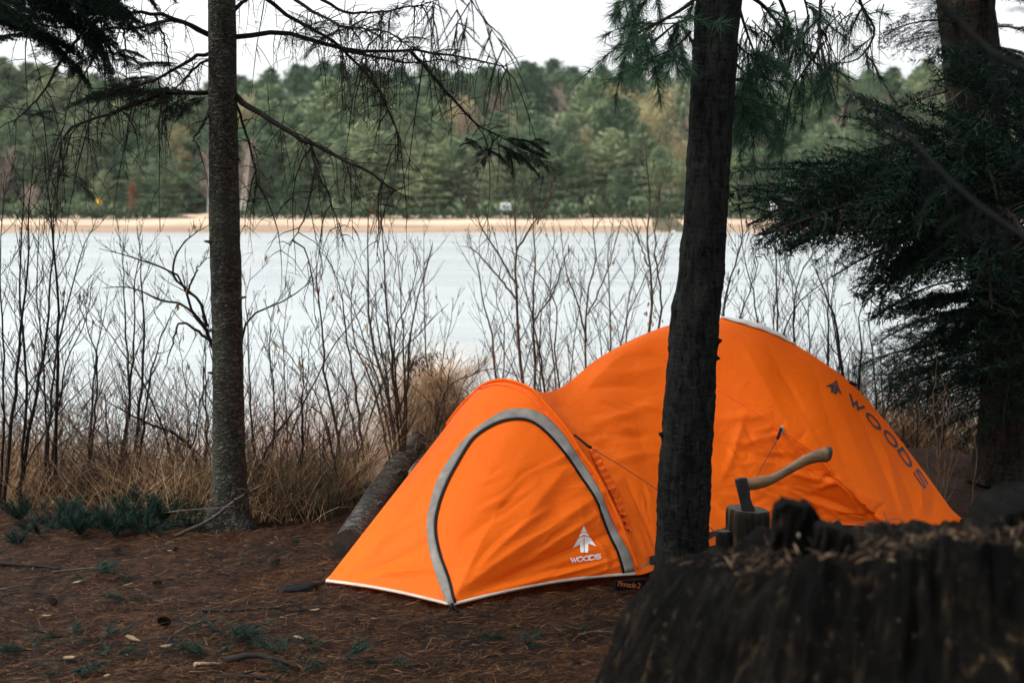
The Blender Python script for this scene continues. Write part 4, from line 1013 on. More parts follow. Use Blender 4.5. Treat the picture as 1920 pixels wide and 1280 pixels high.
def sapling(label, Y, stems, mat, seed, rad=0.009, twigs=16, tl=0.42, group=None, leaves=0.03, cat='sapling', name='bare_sapling', up=0.7, lev=2):
    r_ = random.Random(seed); mb = MB(); lv = []
    b0 = stems[0][0]; x0 = at(b0[0], b0[1], Y).x; root = empty(name, (x0, Y, ground_z(x0, Y)))
    tag(root, label, cat, group)
    for k, pts in enumerate(stems):
        dY = r_.uniform(-.12, .12); P = [at(px, py, Y + dY * i) for i, (px, py) in enumerate(pts)]
        P[0] = Vector((P[0].x, Y, ground_z(P[0].x, Y) - 0.03)) if pts[0][1] > 700 else P[0]
        ln = sum((P[i + 1] - P[i]).length for i in range(len(P) - 1))
        stem_tree(mb, r_, P, rad * (1.0 if k == 0 else r_.uniform(.55, .9)) * min(1, .5 + ln * .35), max(5, int(twigs * ln / 1.5)), tl * min(1, .4 + ln * .35), lev, up, 0.0013, (lv, leaves))
    mb.build('stem', mat, root)
    if lv:
        m2 = MB()
        for p in lv: hang_leaf(m2, r_, p)
        m2.build('withered_foliage', M_DEADLEAF, root)
    return root

D, B_ = M_STEM_D, M_STEM_B
SAP = [
 ('tall black sapling rising along the picture edge, first of the dense thicket', 7.7, [[(4, 960), (25, 760), (45, 560), (62, 300)], [(0, 960), (8, 700), (0, 480), (12, 330)]], D, .011),
 ('black sapling with crooked double stem in the dense thicket by the edge', 7.75, [[(28, 960), (60, 780), (90, 600), (104, 330)], [(35, 950), (48, 700), (38, 520), (46, 290)]], D, .011),
 ('straight dark sapling with upswept twigs crossing the beach line, in the thicket', 7.9, [[(100, 930), (106, 760), (108, 560), (96, 420), (80, 250)], [(95, 930), (85, 740), (70, 560), (75, 400)]], D, .011),
 ('leaning dark sapling whose twigs fan out over the water, last of the thicket', 7.95, [[(78, 945), (100, 720), (120, 600), (150, 480), (185, 400)], [(85, 920), (120, 700), (160, 600), (175, 520)]], D, .009),
 ('short dark sapling forked at grass height beside the dense thicket', 8.2, [[(162, 900), (172, 760), (182, 660), (205, 540)], [(165, 890), (182, 690), (165, 620), (158, 540)]], D, .009),
 ('slender dark sapling with paired stems, halfway between thicket and slim trunk', 8.3, [[(222, 890), (243, 760), (236, 640), (230, 500), (232, 430)], [(215, 900), (240, 780), (250, 640), (255, 520), (268, 440)]], D, .009),
 ('dark sapling with a strong single stem forking above the grass before the slim trunk', 8.1, [[(258, 905), (256, 800), (268, 700), (270, 580), (258, 430)], [(256, 850), (275, 740), (300, 640), (325, 580)]], D, .011),
 ('low arching bush bowed over towards the thicket in front of the slim trunk', 8.0, [[(378, 905), (364, 850), (330, 815), (280, 793), (235, 772), (185, 742)], [(340, 820), (375, 760), (392, 700)], [(372, 880), (390, 800), (380, 740), (384, 640)]], D, .014),
 ('thin upright whip beside the slim trunk on its open water side', 8.5, [[(384, 900), (386, 760), (384, 640), (380, 560)], [(350, 900), (352, 800), (345, 700), (330, 620)], [(330, 900), (310, 780), (335, 700)]], D, .006),
 ('spreading forked sapling half hidden behind the slim spruce trunk', 8.0, [[(418, 930), (412, 740), (402, 660), (390, 622), (360, 584), (335, 520), (285, 494), (232, 478), (185, 466)], [(390, 622), (345, 573), (300, 563), (244, 539), (190, 540)], [(388, 612), (375, 569), (327, 518), (331, 480), (352, 449), (396, 419)], [(395, 640), (340, 605), (320, 660), (305, 700)], [(440, 930), (452, 660), (472, 592), (525, 569), (560, 545), (600, 515)], [(350, 550), (372, 500), (395, 480)]], D, .015),
 ('broken stem propped like a tent frame beside the slim trunk in dry grass', 7.8, [[(470, 905), (495, 855), (535, 790), (560, 756), (560, 748)], [(640, 850), (612, 795), (585, 765), (560, 746)], [(560, 750), (568, 700), (560, 640)]], D, .013),
 ('thin dark sapling just past the slim trunk leaning over the broken stem', 8.3, [[(485, 900), (470, 760), (466, 640), (462, 560), (470, 500)], [(500, 900), (515, 760), (505, 640), (515, 560)]], D, .007),
 ('pale thin whips rising out of the orange grass between trunk and log', 8.8, [[(540, 860), (535, 720), (530, 640), (540, 560)], [(560, 860), (575, 740), (580, 650), (600, 600)], [(525, 860), (508, 700), (500, 620)]], B_, .006),
 ('bent sapling with fine drooping crown standing over the log', 8.4, [[(648, 850), (625, 770), (610, 715), (604, 625), (596, 530), (590, 470)], [(640, 860), (600, 760), (560, 690), (520, 640)]], B_, .010),
 ('slim sapling rising between the log and the many-stemmed clump', 8.5, [[(690, 850), (668, 740), (650, 640), (640, 560), (618, 480)], [(685, 850), (655, 760), (625, 700), (600, 660)]], B_, .009),
 ('tall many-stemmed clump of brown shoots growing where the log ends', 8.6, [[(752, 825), (722, 720), (701, 660), (690, 557), (690, 419), (694, 350)], [(757, 825), (738, 700), (724, 587), (718, 430), (712, 360)], [(760, 828), (757, 700), (757, 644), (750, 531), (742, 437)], [(757, 830), (765, 690), (780, 569), (795, 510), (810, 460)], [(748, 825), (715, 740), (690, 660), (655, 560), (640, 510)], [(745, 820), (700, 730), (665, 640), (660, 560), (668, 480)], [(750, 820), (730, 740), (705, 600), (708, 520)], [(765, 830), (748, 760), (738, 640), (765, 560), (790, 480)]], B_, .012),
 ('single thin pole of a sapling between the stem clump and the tent', 9.2, [[(808, 800), (804, 730), (797, 625), (796, 520), (795, 420)], [(806, 760), (830, 690), (842, 620), (850, 560)]], B_, .007),
 ('leafless arching bush tied low behind the crest of the vestibule', 9.0, [[(790, 800), (830, 745), (880, 705), (930, 690), (960, 700)], [(815, 780), (860, 740), (900, 690), (945, 640)], [(800, 800), (835, 740), (850, 660)]], B_, .008),
 ('dark sapling with curved stem directly above the vestibule crest', 9.3, [[(932, 790), (930, 711), (921, 625), (904, 565), (895, 500), (880, 440)], [(928, 740), (945, 640), (930, 560), (940, 500)]], B_, .010),
 ('tallest straight brown sapling behind the saddle of the tent', 9.4, [[(980, 800), (979, 722), (971, 606), (967, 500), (967, 415), (962, 360), (955, 320)], [(972, 540), (930, 470), (900, 420), (872, 350)], [(968, 470), (1000, 420), (1030, 370), (1052, 335)], [(967, 560), (935, 520), (890, 470), (860, 460)]], B_, .014),
 ('second brown pole standing close beside the tallest sapling', 9.5, [[(1005, 790), (1003, 690), (1000, 560), (1003, 512), (1000, 422), (996, 340)], [(1003, 600), (1040, 540), (1062, 470)]], B_, .010),
 ('brown sapling leaning back towards the tallest one, over the tent saddle', 9.3, [[(1022, 790), (1020, 730), (1008, 640), (990, 560), (978, 500)], [(1020, 720), (1012, 620), (1035, 540), (1060, 480)]], B_, .010),
 ('thin whip with dangling dead leaves rising beyond the tent saddle', 9.8, [[(1044, 780), (1042, 722), (1030, 600), (1035, 500), (1040, 430)], [(1060, 780), (1075, 640), (1090, 560), (1085, 480)]], B_, .006),
 ('sapling with forked crown where the tent cloth starts to climb', 9.7, [[(1098, 760), (1099, 685), (1102, 561), (1117, 475), (1110, 420), (1118, 375)], [(1100, 640), (1080, 560), (1060, 500), (1050, 440)], [(1102, 590), (1130, 530), (1150, 470), (1165, 410)]], B_, .009),
 ('dense twiggy bush above the tent shoulder before the thick pine', 9.9, [[(1150, 720), (1145, 600), (1140, 500), (1150, 400)], [(1165, 720), (1175, 600), (1190, 500), (1180, 420)], [(1135, 730), (1125, 640), (1100, 570)], [(1185, 720), (1160, 620), (1120, 560)]], B_, .008),
 ('tall reddish sapling close beside the thick pine on its lake side', 9.6, [[(1212, 680), (1222, 560), (1215, 450), (1218, 380), (1208, 260)], [(1220, 560), (1245, 480), (1262, 400)], [(1216, 500), (1190, 430), (1170, 380)], [(1230, 680), (1240, 560), (1228, 460), (1240, 330)]], B_, .010),
 ('curving sapling with hanging brown leaves just past the thick pine', 8.9, [[(1362, 690), (1360, 560), (1385, 480), (1392, 430), (1380, 330)], [(1365, 660), (1400, 560), (1420, 500), (1410, 440)], [(1365, 700), (1355, 600), (1370, 520)]], D, .008),
 ('thin crossing stems over the white vent cap of the tent', 9.3, [[(1430, 720), (1420, 600), (1400, 500), (1385, 420)], [(1440, 720), (1450, 600), (1465, 500), (1440, 430)], [(1425, 720), (1395, 620), (1375, 560)]], D, .008),
 ('straight dark sapling above the middle of the tent roof slope', 9.5, [[(1468, 740), (1458, 620), (1455, 500), (1445, 390), (1440, 300)], [(1475, 740), (1490, 600), (1480, 500), (1492, 440)]], D, .009),
 ('bowed sapling with a long bare arch behind the roof slope', 9.2, [[(1492, 760), (1488, 620), (1500, 520), (1530, 470), (1560, 440)], [(1500, 760), (1520, 640), (1500, 560), (1470, 500)]], D, .009),
 ('pair of dark poles rising behind the printed tree mark of the tent', 9.6, [[(1552, 800), (1553, 680), (1552, 560), (1548, 470)], [(1560, 800), (1572, 680), (1560, 560), (1575, 480)]], D, .011),
 ('thick bent dark stem leaning behind the printed lettering of the tent', 9.3, [[(1590, 820), (1580, 700), (1565, 600), (1540, 530), (1520, 480)], [(1588, 760), (1615, 680), (1610, 600), (1625, 540)]], D, .016),
 ('bushy tangle of fine stems between roof slope and hemlock', 9.8, [[(1640, 860), (1640, 720), (1630, 600), (1640, 520)], [(1650, 860), (1670, 720), (1690, 640)], [(1630, 850), (1605, 720), (1600, 640)], [(1660, 860), (1655, 760), (1650, 620)]], D, .008),
 ('low dark brush filling the gap at the foot of the hemlock', 9.6, [[(1715, 900), (1720, 780), (1710, 680)], [(1730, 900), (1750, 780), (1765, 690)], [(1700, 900), (1690, 790), (1670, 700)], [(1745, 900), (1790, 800), (1810, 720)], [(1760, 900), (1770, 800), (1750, 720)]], D, .007),
 ('pale dry forked weed stalk standing before the hemlock foot', 7.7, [[(1762, 960), (1758, 840), (1750, 760), (1755, 680), (1748, 640)], [(1758, 800), (1770, 740), (1762, 700)], [(1765, 950), (1785, 850), (1778, 780), (1800, 730)], [(1748, 940), (1735, 820), (1715, 740)]], M_STEM_Y, .005),
 ('pale dry weed stalk with a snapped top beside the tent corner', 7.6, [[(1772, 960), (1770, 880), (1778, 840)], [(1820, 960), (1830, 850), (1810, 760)], [(1775, 960), (1755, 870)]], M_STEM_Y, .004),
]
for k, (lb, Y, st, mt, rd_) in enumerate(SAP):
    st2 = [[(p[0], p[1]) for p in s] for s in st]
    sapling(lb, Y, st2, mt, 100 + k, rd_, 15 if mt is not M_STEM_Y else 2, 0.46 if k not in (7, 9, 10) and mt is not M_STEM_Y else 0.30, lev=1 if mt is M_STEM_Y else 2, leaves=0.022 if mt is B_ else 0.02, name='bare_sapling' if mt is not M_STEM_Y else 'dry_weed', cat='sapling' if mt is not M_STEM_Y else 'weed')
# stray leaning and snapped stems across the belt
r_ = random.Random(61)
STRAY = [('dead stem leaning low across the dense thicket by the edge', 8.0, [(20, 930), (90, 800), (190, 690)]), ('snapped stem hanging over between thicket and slim trunk', 8.2, [(205, 910), (200, 800), (190, 730), (160, 760), (140, 810)]),
         ('thin stem leaning from the slim trunk towards the dense thicket', 8.3, [(345, 900), (290, 760), (215, 640), (150, 560)]), ('leaning grey stem crossing the broken one beside the slim trunk', 8.4, [(500, 880), (560, 780), (620, 660), (690, 560)]),
         ('crooked stem slanting over the log towards the water', 8.8, [(640, 860), (700, 770), (730, 690), (800, 610), (840, 570)]), ('thin bowed stem between the tallest sapling and the tent shoulder', 9.6, [(1070, 760), (1040, 660), (1045, 580), (1000, 500), (940, 460)]),
         ('leaning stem with few twigs above the tent shoulder', 9.7, [(1120, 730), (1170, 620), (1210, 520), (1250, 450)]), ('slanting dark stem crossing the poles behind the roof slope', 9.4, [(1420, 720), (1480, 600), (1560, 520), (1640, 470)])]
for k, (lb, Y, st) in enumerate(STRAY): sapling(lb, Y, [st], M_STEM_D if k in (0, 1, 2, 7) else M_STEM_B, 300 + k, .007, 9, .30, leaves=.02, up=.25)
# low tangle of thin stems filling the belt of grass
def near_log(x, y):
    a_ = on_z(655, 1048, 0); b2 = at(792, 815, 9.3); d_ = Vector((b2.x - a_.x, b2.y - a_.y)); L_ = d_.length; d_ /= L_; r2_ = Vector((x - a_.x, y - a_.y)); s_ = r2_.dot(d_); q_ = r2_.x * -d_.y + r2_.y * d_.x
    return -.8 < s_ < L_ + .1 and abs(q_ + .12) < .30
M_TANGLE = island_mat('tangle', [(0, (0.018, 0.014, 0.012)), (0.6, (0.05, 0.035, 0.025)), (1, (0.16, 0.10, 0.06))], 0.9, 0.1)
r_ = random.Random(50); mb = MB()
for k in range(2600):
    x = (r_.uniform(-3.9, 5.6), r_.uniform(-3.6, 0.3), r_.uniform(1.9, 4.6))[k % 3]; y = bank_y(x) + abs(r_.gauss(0, 1.1)) - 0.1 + (0.3 if x > 0 else 0); p = Vector((x, y, ground_z(x, y)))
    if near_log(x, y): continue
    d = Vector((r_.uniform(-.6, .6), r_.uniform(-.6, .6), 1)).normalized(); l = r_.uniform(.28, .95); q = [p]
    for m in range(6): d = (d + Vector((r_.uniform(-.35, .35), r_.uniform(-.35, .35), r_.uniform(-.2, .1)))).normalized(); q.append(q[-1] + d * l / 6)
    mb.tube(q, [.0032 * (1 - .7 * m / 6) for m in range(7)], 3, cap=False)
    for j in range(3):
        m = r_.randint(2, 5); dd = (d + Vector((r_.uniform(-1, 1), r_.uniform(-1, 1), r_.uniform(-.2, .6)))).normalized(); mb.tube([q[m], q[m] + dd * l * .15, q[m] + dd * l * .28], [.0015, .0012, .0008], 3, cap=False)
tag(mb.build('brushwood', M_TANGLE), 'tangle of thin dead stems through the dry grass on the bank', 'brushwood', kind='stuff')

# ---------------------------------------------------------------- dry grass on the bank
M_GRASS = island_mat('dry_grass', [(0, (0.085, 0.045, 0.022)), (0.45, (0.28, 0.165, 0.085)), (0.8, (0.48, 0.32, 0.18)), (1, (0.62, 0.47, 0.30))], 0.8, 0.15, 0.25, scale=2.6)
def blades(name, pts, lens, rng, mat, width=0.0035, bend=0.7, lean=0.45):
    pts = np.asarray(pts, float); N = len(pts); a_ = rng.uniform(0, 6.28, N); up = np.stack([np.cos(a_) * lean * rng.random(N), np.sin(a_) * lean * rng.random(N), np.ones(N)], 1)
    side = np.stack([np.cos(a_), np.sin(a_), np.zeros(N)], 1); wv_ = np.stack([-np.sin(a_ + rng.normal(0, .9, N)), np.cos(a_), np.zeros(N)], 1); rows = []
    b_ = bend * rng.random(N) ** 1.2 * 1.3; nS = 5
    for s in range(nS):
        f = s / (nS - 1); ang = b_ * f * 1.5
        c_ = pts + lens[:, None] * (up * (np.sin(np.minimum(ang, 2.6)) / np.maximum(b_ * 1.5, .05))[:, None] + side * ((1 - np.cos(np.minimum(ang, 2.6))) / np.maximum(b_ * 1.5, .05))[:, None])
        wd = width * (1 - 0.8 * f); rows.append(c_ - wv_ * wd / 2); rows.append(c_ + wv_ * wd / 2)
    V_ = np.stack(rows, 1).reshape(-1, 3); k0 = np.arange(N)[:, None, None] * 2 * nS + np.arange(nS - 1)[None, :, None] * 2
    Q_ = np.concatenate([k0, k0 + 1, k0 + 3, k0 + 2], -1).reshape(-1, 4)
    return np_mesh(name, V_, quads=Q_, mats=[mat])
rng = np.random.default_rng(8); pts = []; lens = []
while len(pts) < 30000:
    x = rng.uniform(-4.2, 6.4); b = bank_y(x); y = b - 0.3 + .35 * noise.noise((x * 1.9, 7, 2)) + abs(rng.normal(0, 1.5)); cl = noise.noise((x * 1.9, y * 1.9, 5)); 
    if rng.random() > 0.5 + 1.3 * cl: continue
    if x > 1.9 and rng.random() < 0.8: continue
    if y < b + 0.1 and rng.random() < 0.5: continue
    if near_log(x, y): continue
    pts.append((x + rng.normal(0, .03), y, ground_z(x, y) - .01)); tall = 0.26 + 0.20 * min(1, max(0, (y - b) / 1.5)) + 0.25 * cl
    lens.append(max(.10, tall * rng.uniform(.35, 1.35)))
tag(link('dry_grass', blades('dry_grass', pts, np.array(lens), rng, M_GRASS, bend=1.9, lean=1.15)), 'dry tan grass covering the bank between clearing and lake', 'grass', kind='stuff')
# rusty plumes further along
M_RUST = island_mat('rusty_grass', [(0, (0.28, 0.13, 0.075)), (0.6, (0.52, 0.30, 0.20)), (1, (0.66, 0.46, 0.35))], 0.8, 0.1, 0.3)
pts = []; lens = []
for k in range(3000):
    x = rng.normal(-1.35, .36) if k % 3 else rng.uniform(-4, 0.5); y = 9.1 + abs(rng.normal(0, .6)); pts.append((x, y, ground_z(x, y))); lens.append(rng.uniform(.4, .95))
tag(link('rusty_grass', blades('rusty_grass', pts, np.array(lens), rng, M_RUST, .003, .35, .25)), 'rust tinted taller grass at the waterline past the slim trunk', 'grass', kind='stuff')
# matted heap of dead fern behind the log
M_HEAP = island_mat('matted_grass', [(0, (.20, .13, .075)), (.5, (.45, .32, .20)), (1, (.70, .56, .40))], .8, .1, .2)
heap = empty('brush_heap', (at(812, 800, 9.35).x, 9.35, -.2)); tag(heap, 'tangled heap of tan dead grass piled behind the log', 'brush heap')
pts = []; lens = []; hx = heap.location.x
for k in range(5200):
    a_ = rng.uniform(0, 6.28); rr_ = abs(rng.normal(0, .20)); x = hx + math.cos(a_) * rr_ * 1.5; y = 9.35 + math.sin(a_) * rr_; z = -.2 + .72 * math.exp(-(rr_ / .30) ** 2) * rng.random() ** .5
    pts.append((x, y, z)); lens.append(rng.uniform(.14, .42))
link('foliage', blades('foliage', pts, np.array(lens), rng, M_HEAP, .0045, 1.9, 2.6), heap)
# withered leaf cluster above it
wl = empty('withered_branch', tuple(at(800, 670, 8.6))); tag(wl, 'bent twig with a clump of withered brown leaves against the water', 'branch')
mb = MB(); r_ = random.Random(3)
for k in range(16):
    s = at(757, 700, 8.6); e = at(r_.uniform(765, 842), 655 + r_.uniform(0, 45) + abs(r_.gauss(0, 8)), 8.6 + r_.uniform(-.1, .1)); P = resample([s, (s + e) / 2 + Vector((0, 0, .06)), e], 8); mb.tube(P, .0015, 3, cap=False)
    for j in range(9): hang_leaf(mb, r_, Vector(P[r_.randint(3, 7)]) + Vector((r_.uniform(-.025, .025), r_.uniform(-.03, .03), r_.uniform(-.01, .02))), .011)
mb.build('foliage', island_mat('withered', [(0, (0.03, 0.018, 0.012)), (1, (0.16, 0.085, 0.05))], .9, .1), wl)
tn = empty('leaf_clump', tuple(at(1222, 580, 9.2))); tag(tn, 'clump of tan dead leaves caught in twigs beside the thick pine', 'leaf clump')
mb = MB(); r_ = random.Random(8)
for k in range(22): hang_leaf(mb, r_, at(r_.gauss(1222, 9), r_.gauss(585, 14), 9.2 + r_.uniform(-.06, .06)), r_.uniform(.010, .02))
mb.build('foliage', island_mat('tan_leaf', [(0, (.08, .045, .025)), (1, (.26, .16, .085))], .8, .1), tn)

# ---------------------------------------------------------------- log lying behind the tent
log = empty('fallen_log', tuple(on_z(655, 1048, 0))); tag(log, 'grey barkless log lying behind the tent with its sawn end facing out', 'log')
lb = bark('log_bark', (0.022, 0.021, 0.019), (0.12, 0.112, 0.10), (0.28, 0.265, 0.24), (1, 1, 1), .6)
l0 = at(655, 1022, 6.64); l1 = at(728, 900, 8.1); l2 = at(792, 815, 9.3); P = resample([l0, l1, l2], 60); mb = MB(); rows = []
for i in range(60):
    tt = Vector(P[min(i + 1, 59)] - P[max(i - 1, 0)]).normalized(); u = tt.cross(Vector((0, 0, 1))).normalized(); v = u.cross(tt); row = []
    for k in range(25):
        a_ = 2 * math.pi * (k % 24) / 24; rr_ = (.078 - .018 * i / 59) * (1 + .08 * noise.noise((math.cos(a_) * 2, math.sin(a_) * 2, i * .35)) + .05 * noise.noise((math.cos(a_) * 5, math.sin(a_) * 5, i * 1.1)) + (.06 if i in (22, 23, 37, 38, 50) else 0)); row.append(Vector(P[i]) + u * math.cos(a_) * rr_ + v * math.sin(a_) * rr_)
    rows.append(row)
mb.grid(rows, flip=True); me = mb.mesh('bark', [lb]); weld(me, 1e-5); link('bark', me, log)
mb = MB(); tt = Vector(P[1] - P[0]).normalized(); ctr = Vector(P[0]) - tt * .002; ring = rows[0][:24]
rr2 = [[ctr + (Vector(q) - ctr) * s - tt * (.004 * (1 - s)) for q in ring + ring[:1]] for s in (1.0, .75, .5, .25, .02)]
mb.grid(rr2); te = NT('sawn_end'); wv = te.node('ShaderNodeTexNoise', i_Scale=40.0); te.link(te.coords(), wv.inputs[0]); te.set(te.ramp(wv.outputs[0], [(.3, (.005, .0045, .004)), (.7, (.022, .018, .015))]), .9)
mb.build('cut_end', te.m, log)
mb = MB()
for i, s in ((15, 1), (24, -1), (33, 1), (44, -1)):
    p = Vector(P[i]); u = Vector((.7 * s, -.4, .6)).normalized(); mb.tube([p + u * .05, p + u * .085, p + u * .11], [.016, .012, .008], 7)
mb.build('branch_stub', lb, log)

# ---------------------------------------------------------------- pine seedlings and litter on the clearing floor
def sprig_mesh(seed, n_t=9, spread=1.0, nl=.085, up=.5, per=60):
    r_ = random.Random(seed); rng = np.random.default_rng(seed); mb = MB(); tb = []; td = []
    for k in range(n_t):
        a_ = r_.uniform(0, 6.28); d = Vector((math.cos(a_) * spread, math.sin(a_) * spread, up * r_.uniform(.3, 1.6))).normalized(); l = r_.uniform(.06, .2); q = [Vector((0, 0, 0))]
        for m in range(4): d = (d + Vector((0, 0, .08))).normalized(); q.append(q[-1] + d * l / 4)
        mb.tube(q, [.003, .0025, .002, .0016, .0012], 3, cap=False); tb += [tuple(q[4]), tuple(q[3]), tuple(q[2])]; td += [tuple(d)] * 3
    tb = np.array(tb); td = np.array(td); idx = np.repeat(np.arange(len(tb)), per // 3); N = len(idx); d = td[idx] + rng.normal(size=(N, 3)) * .5; d /= np.linalg.norm(d, axis=1)[:, None]
    base = tb[idx]; sd_ = np.cross(d, rng.normal(size=(N, 3))); sd_ /= np.linalg.norm(sd_, axis=1)[:, None]; w_ = .0022
    V_ = np.stack([base - sd_ * w_, base + sd_ * w_, base + d * (nl * (.6 + .6 * rng.random(N)))[:, None]], 1).reshape(-1, 3)
    return join('sprig', mb, [M_TWIG, M_SEEDLING], V_, np.arange(N * 3).reshape(-1, 3))
M_SEEDLING = island_mat('seedling_needles', [(0, (0.005, 0.014, 0.011)), (0.6, (0.011, 0.028, 0.021)), (1, (0.028, 0.055, 0.038))], 0.6, 0.1, 0.2)
SEED = [sprig_mesh(1), sprig_mesh(2, 12, .8, .09, .9), sprig_mesh(3, 7, 1.0, .08, .3)]
FLAT = [sprig_mesh(5, 6, 1.0, .075, .06, 46), sprig_mesh(6, 8, 1.0, .08, .04, 40), sprig_mesh(7, 4, 1, .08, .08, 50)]
r_ = random.Random(14); G1 = 'pine seedlings at the edge of the clearing'
for k, (px, py, s) in enumerate(((35, 1015, .7), (75, 1000, 1), (110, 985, 1.1), (150, 1000, 1), (185, 985, 1.2), (215, 1000, 1.0), (245, 985, 1.2), (275, 1000, 1.1), (300, 975, 1.1), (260, 960, 1.2), (325, 955, 1.1), (345, 960, 1.1), (310, 940, 1.1), (275, 935, 1.0), (360, 980, .9), (130, 965, .8), (40, 970, .9))):
    p = on_z(px, py + 6, 0); me = r_.choice(SEED); s *= .72; o = link('pine_seedling', me); o.location = (p.x, p.y, ground_z(p.x, p.y)); o.rotation_euler = (0, 0, r_.uniform(0, 6.28)); o.scale = [s * 1.15] * 3
    tag(o, 'small blue-green pine seedling at the clearing edge before the slim trunk', 'seedling', G1)
G2 = 'green pine sprigs fallen on the brown needles'
for k, (px, py, s, lb) in enumerate(((175, 1080, 1.0, None), (215, 1082, .8, None), (130, 1188, 1.1, None), (205, 1195, .9, None), (60, 1215, .9, None), (210, 1235, 1, None), (240, 1130, .7, None), (420, 1190, 1.2, None), (470, 1200, 1.1, None), (445, 1192, 1.0, None), (540, 1228, 1.1, None), (395, 1235, 1.0, None), (590, 1200, .7, None), (640, 1240, .9, None), (130, 1262, .9, None), (560, 1260, .9, None), (950, 1195, .8, None), (980, 1215, .8, None), (568, 1015, .4, None), (445, 1057, .4, None), (505, 1065, .4, None), (720, 1235, .8, None), (1090, 1185, .6, None))):
    p = on_z(px, py, .01); o = link('pine_sprig', r_.choice(FLAT)); o.location = (p.x, p.y, ground_z(p.x, p.y) + .012); o.rotation_euler = (r_.uniform(-.15, .15), r_.uniform(-.15, .15), r_.uniform(0, 6.28)); s *= .78; o.scale = (s, s, s * .6)
    tag(o, 'green pine sprig lying flat on the brown needle floor', 'sprig', G2)
M_STICK = plain('fallen_stick', (0.055, 0.045, 0.036), .9, .1, .5, 30); M_STICKP = plain('pale_stick', (.26, .19, .13), .85, .15, .3, 40); M_STICKD = plain('dark_stick', (.016, .014, .013), .9, .1, .4, 30)
def stick(label, pts, rad, mat, name='fallen_stick', forks=2, seed=0):
    r_ = random.Random(seed + len(label)); P = []
    for px, py, h in pts: P.append(on_z(px, py, h))
    root = empty(name, tuple(P[0])); tag(root, label, 'stick'); mb = MB(); Q_ = [Vector(q) for q in resample(P, 14)]
    for i in range(14): Q_[i].z = max(Q_[i].z, ground_z(Q_[i].x, Q_[i].y) + rad * .6); Q_[i] += Vector((r_.uniform(-1, 1), r_.uniform(-1, 1), 0)) * rad * .5
    mb.tube(Q_, [rad * (1 - .6 * i / 13) for i in range(14)], 6)
    for k in range(forks):
        i = r_.randint(3, 11); d = ((Q_[i + 1] - Q_[i]).normalized() + Vector((r_.uniform(-.9, .9), r_.uniform(-.9, .9), r_.uniform(-.05, .2)))).normalized(); l = r_.uniform(.06, .22); mb.tube([Q_[i], Q_[i] + d * l * .5, Q_[i] + d * l + Vector((0, 0, -.02))], [rad * .5, rad * .35, rad * .15], 4)
    mb.build('stem', mat, root)
stick('dead branch leaning up against the foot of the slim trunk', [(330, 1005, .01), (395, 972, .09), (440, 938, .22), (498, 906, .36)], .010, M_STICK, 'fallen_branch', 5)
stick('thin dead twig reaching sideways past the foot of the slim trunk', [(300, 962, .05), (350, 956, .14), (400, 952, .2), (440, 948, .24)], .005, M_STICK, 'fallen_branch', 4)
stick('long dark stick lying flat at the picture edge below the seedlings', [(-10, 1055, .015), (60, 1060, .015), (110, 1066, .01)], .012, M_STICKD, forks=1)
stick('curved thin stick lying between two green sprigs under the seedlings', [(100, 1072, .01), (150, 1066, .02), (185, 1064, .03), (205, 1073, .01)], .006, M_STICK)
stick('arched grey twig rising over the bare needles below the tent strap', [(308, 1213, .005), (325, 1190, .05), (355, 1172, .07), (385, 1163, .04)], .005, M_STICK, forks=3)
stick('thick dark curved branch at the bottom of the clearing floor', [(415, 1240, .015), (470, 1228, .04), (520, 1236, .03), (565, 1252, .01)], .014, M_STICKD, forks=2)
stick('short pale stick lying near the bottom below the grey twig', [(365, 1257, .012), (395, 1252, .012), (415, 1248, .01)], .008, M_STICKP, forks=0)
stick('dark stick lying level in front of the tent strap', [(380, 1150, .01), (480, 1142, .015), (560, 1145, .01), (610, 1142, .01)], .008, M_STICKD, forks=2)
stick('pale thin stick on the ground under the tent door', [(1085, 1190, .01), (1120, 1183, .015), (1160, 1186, .01)], .006, M_STICK, forks=1)
stick('thin twig curving at the very edge near the long dark stick', [(-5, 1105, .01), (30, 1100, .015), (55, 1096, .01)], .005, M_STICK, forks=1)
stick('low dark stick at the bottom edge beneath the curved branch', [(400, 1272, .01), (460, 1270, .02), (520, 1278, .01)], .010, M_STICKD, forks=1)
CH = plain('wood_chip', (.17, .12, .07), .8, .2, .25, 60); G3 = 'pale wood chips on the needle floor'
CHM = []
for sd_ in range(4):
    rr_ = random.Random(sd_); n_ = 7; mb = MB(); ring = [(math.cos(6.28 * k / n_) * .03 * rr_.uniform(.5, 1.3), math.sin(6.28 * k / n_) * .014 * rr_.uniform(.6, 1.3)) for k in range(n_)]
    for z in (0, .004): mb.v += [(x, y, z + .0012 * (x / .03) ** 2) for x, y in ring]
    mb.face(range(n_ - 1, -1, -1)); mb.face(range(n_, 2 * n_))
    for k in range(n_): mb.face((k, (k + 1) % n_, n_ + (k + 1) % n_, n_ + k))
    CHM.append(mb.mesh('wood_chip', [CH]))
for px, py, s in ((316, 1219, 1.5), (248, 1200, 1.5), (130, 1246, 1.5), (240, 1103, .9), (396, 1036, .7), (312, 1025, .6), (318, 1037, .8), (58, 1142, .7), (86, 1150, .8), (590, 1147, .9), (560, 1195, 1.1), (145, 1091, .9), (508, 1012, .6), (700, 1160, .5), (200, 1277, .7)):
    p = on_z(px, py, .01); o = link('wood_chip', r_.choice(CHM)); o.location = (p.x, p.y, ground_z(p.x, p.y) + .012); o.rotation_euler = (r_.uniform(-.2, .2), r_.uniform(-.2, .2), r_.uniform(-.5, .5)); o.scale = [s * .72] * 3
    tag(o, 'pale wood chip lying on the brown needle floor', 'wood chip', G3)
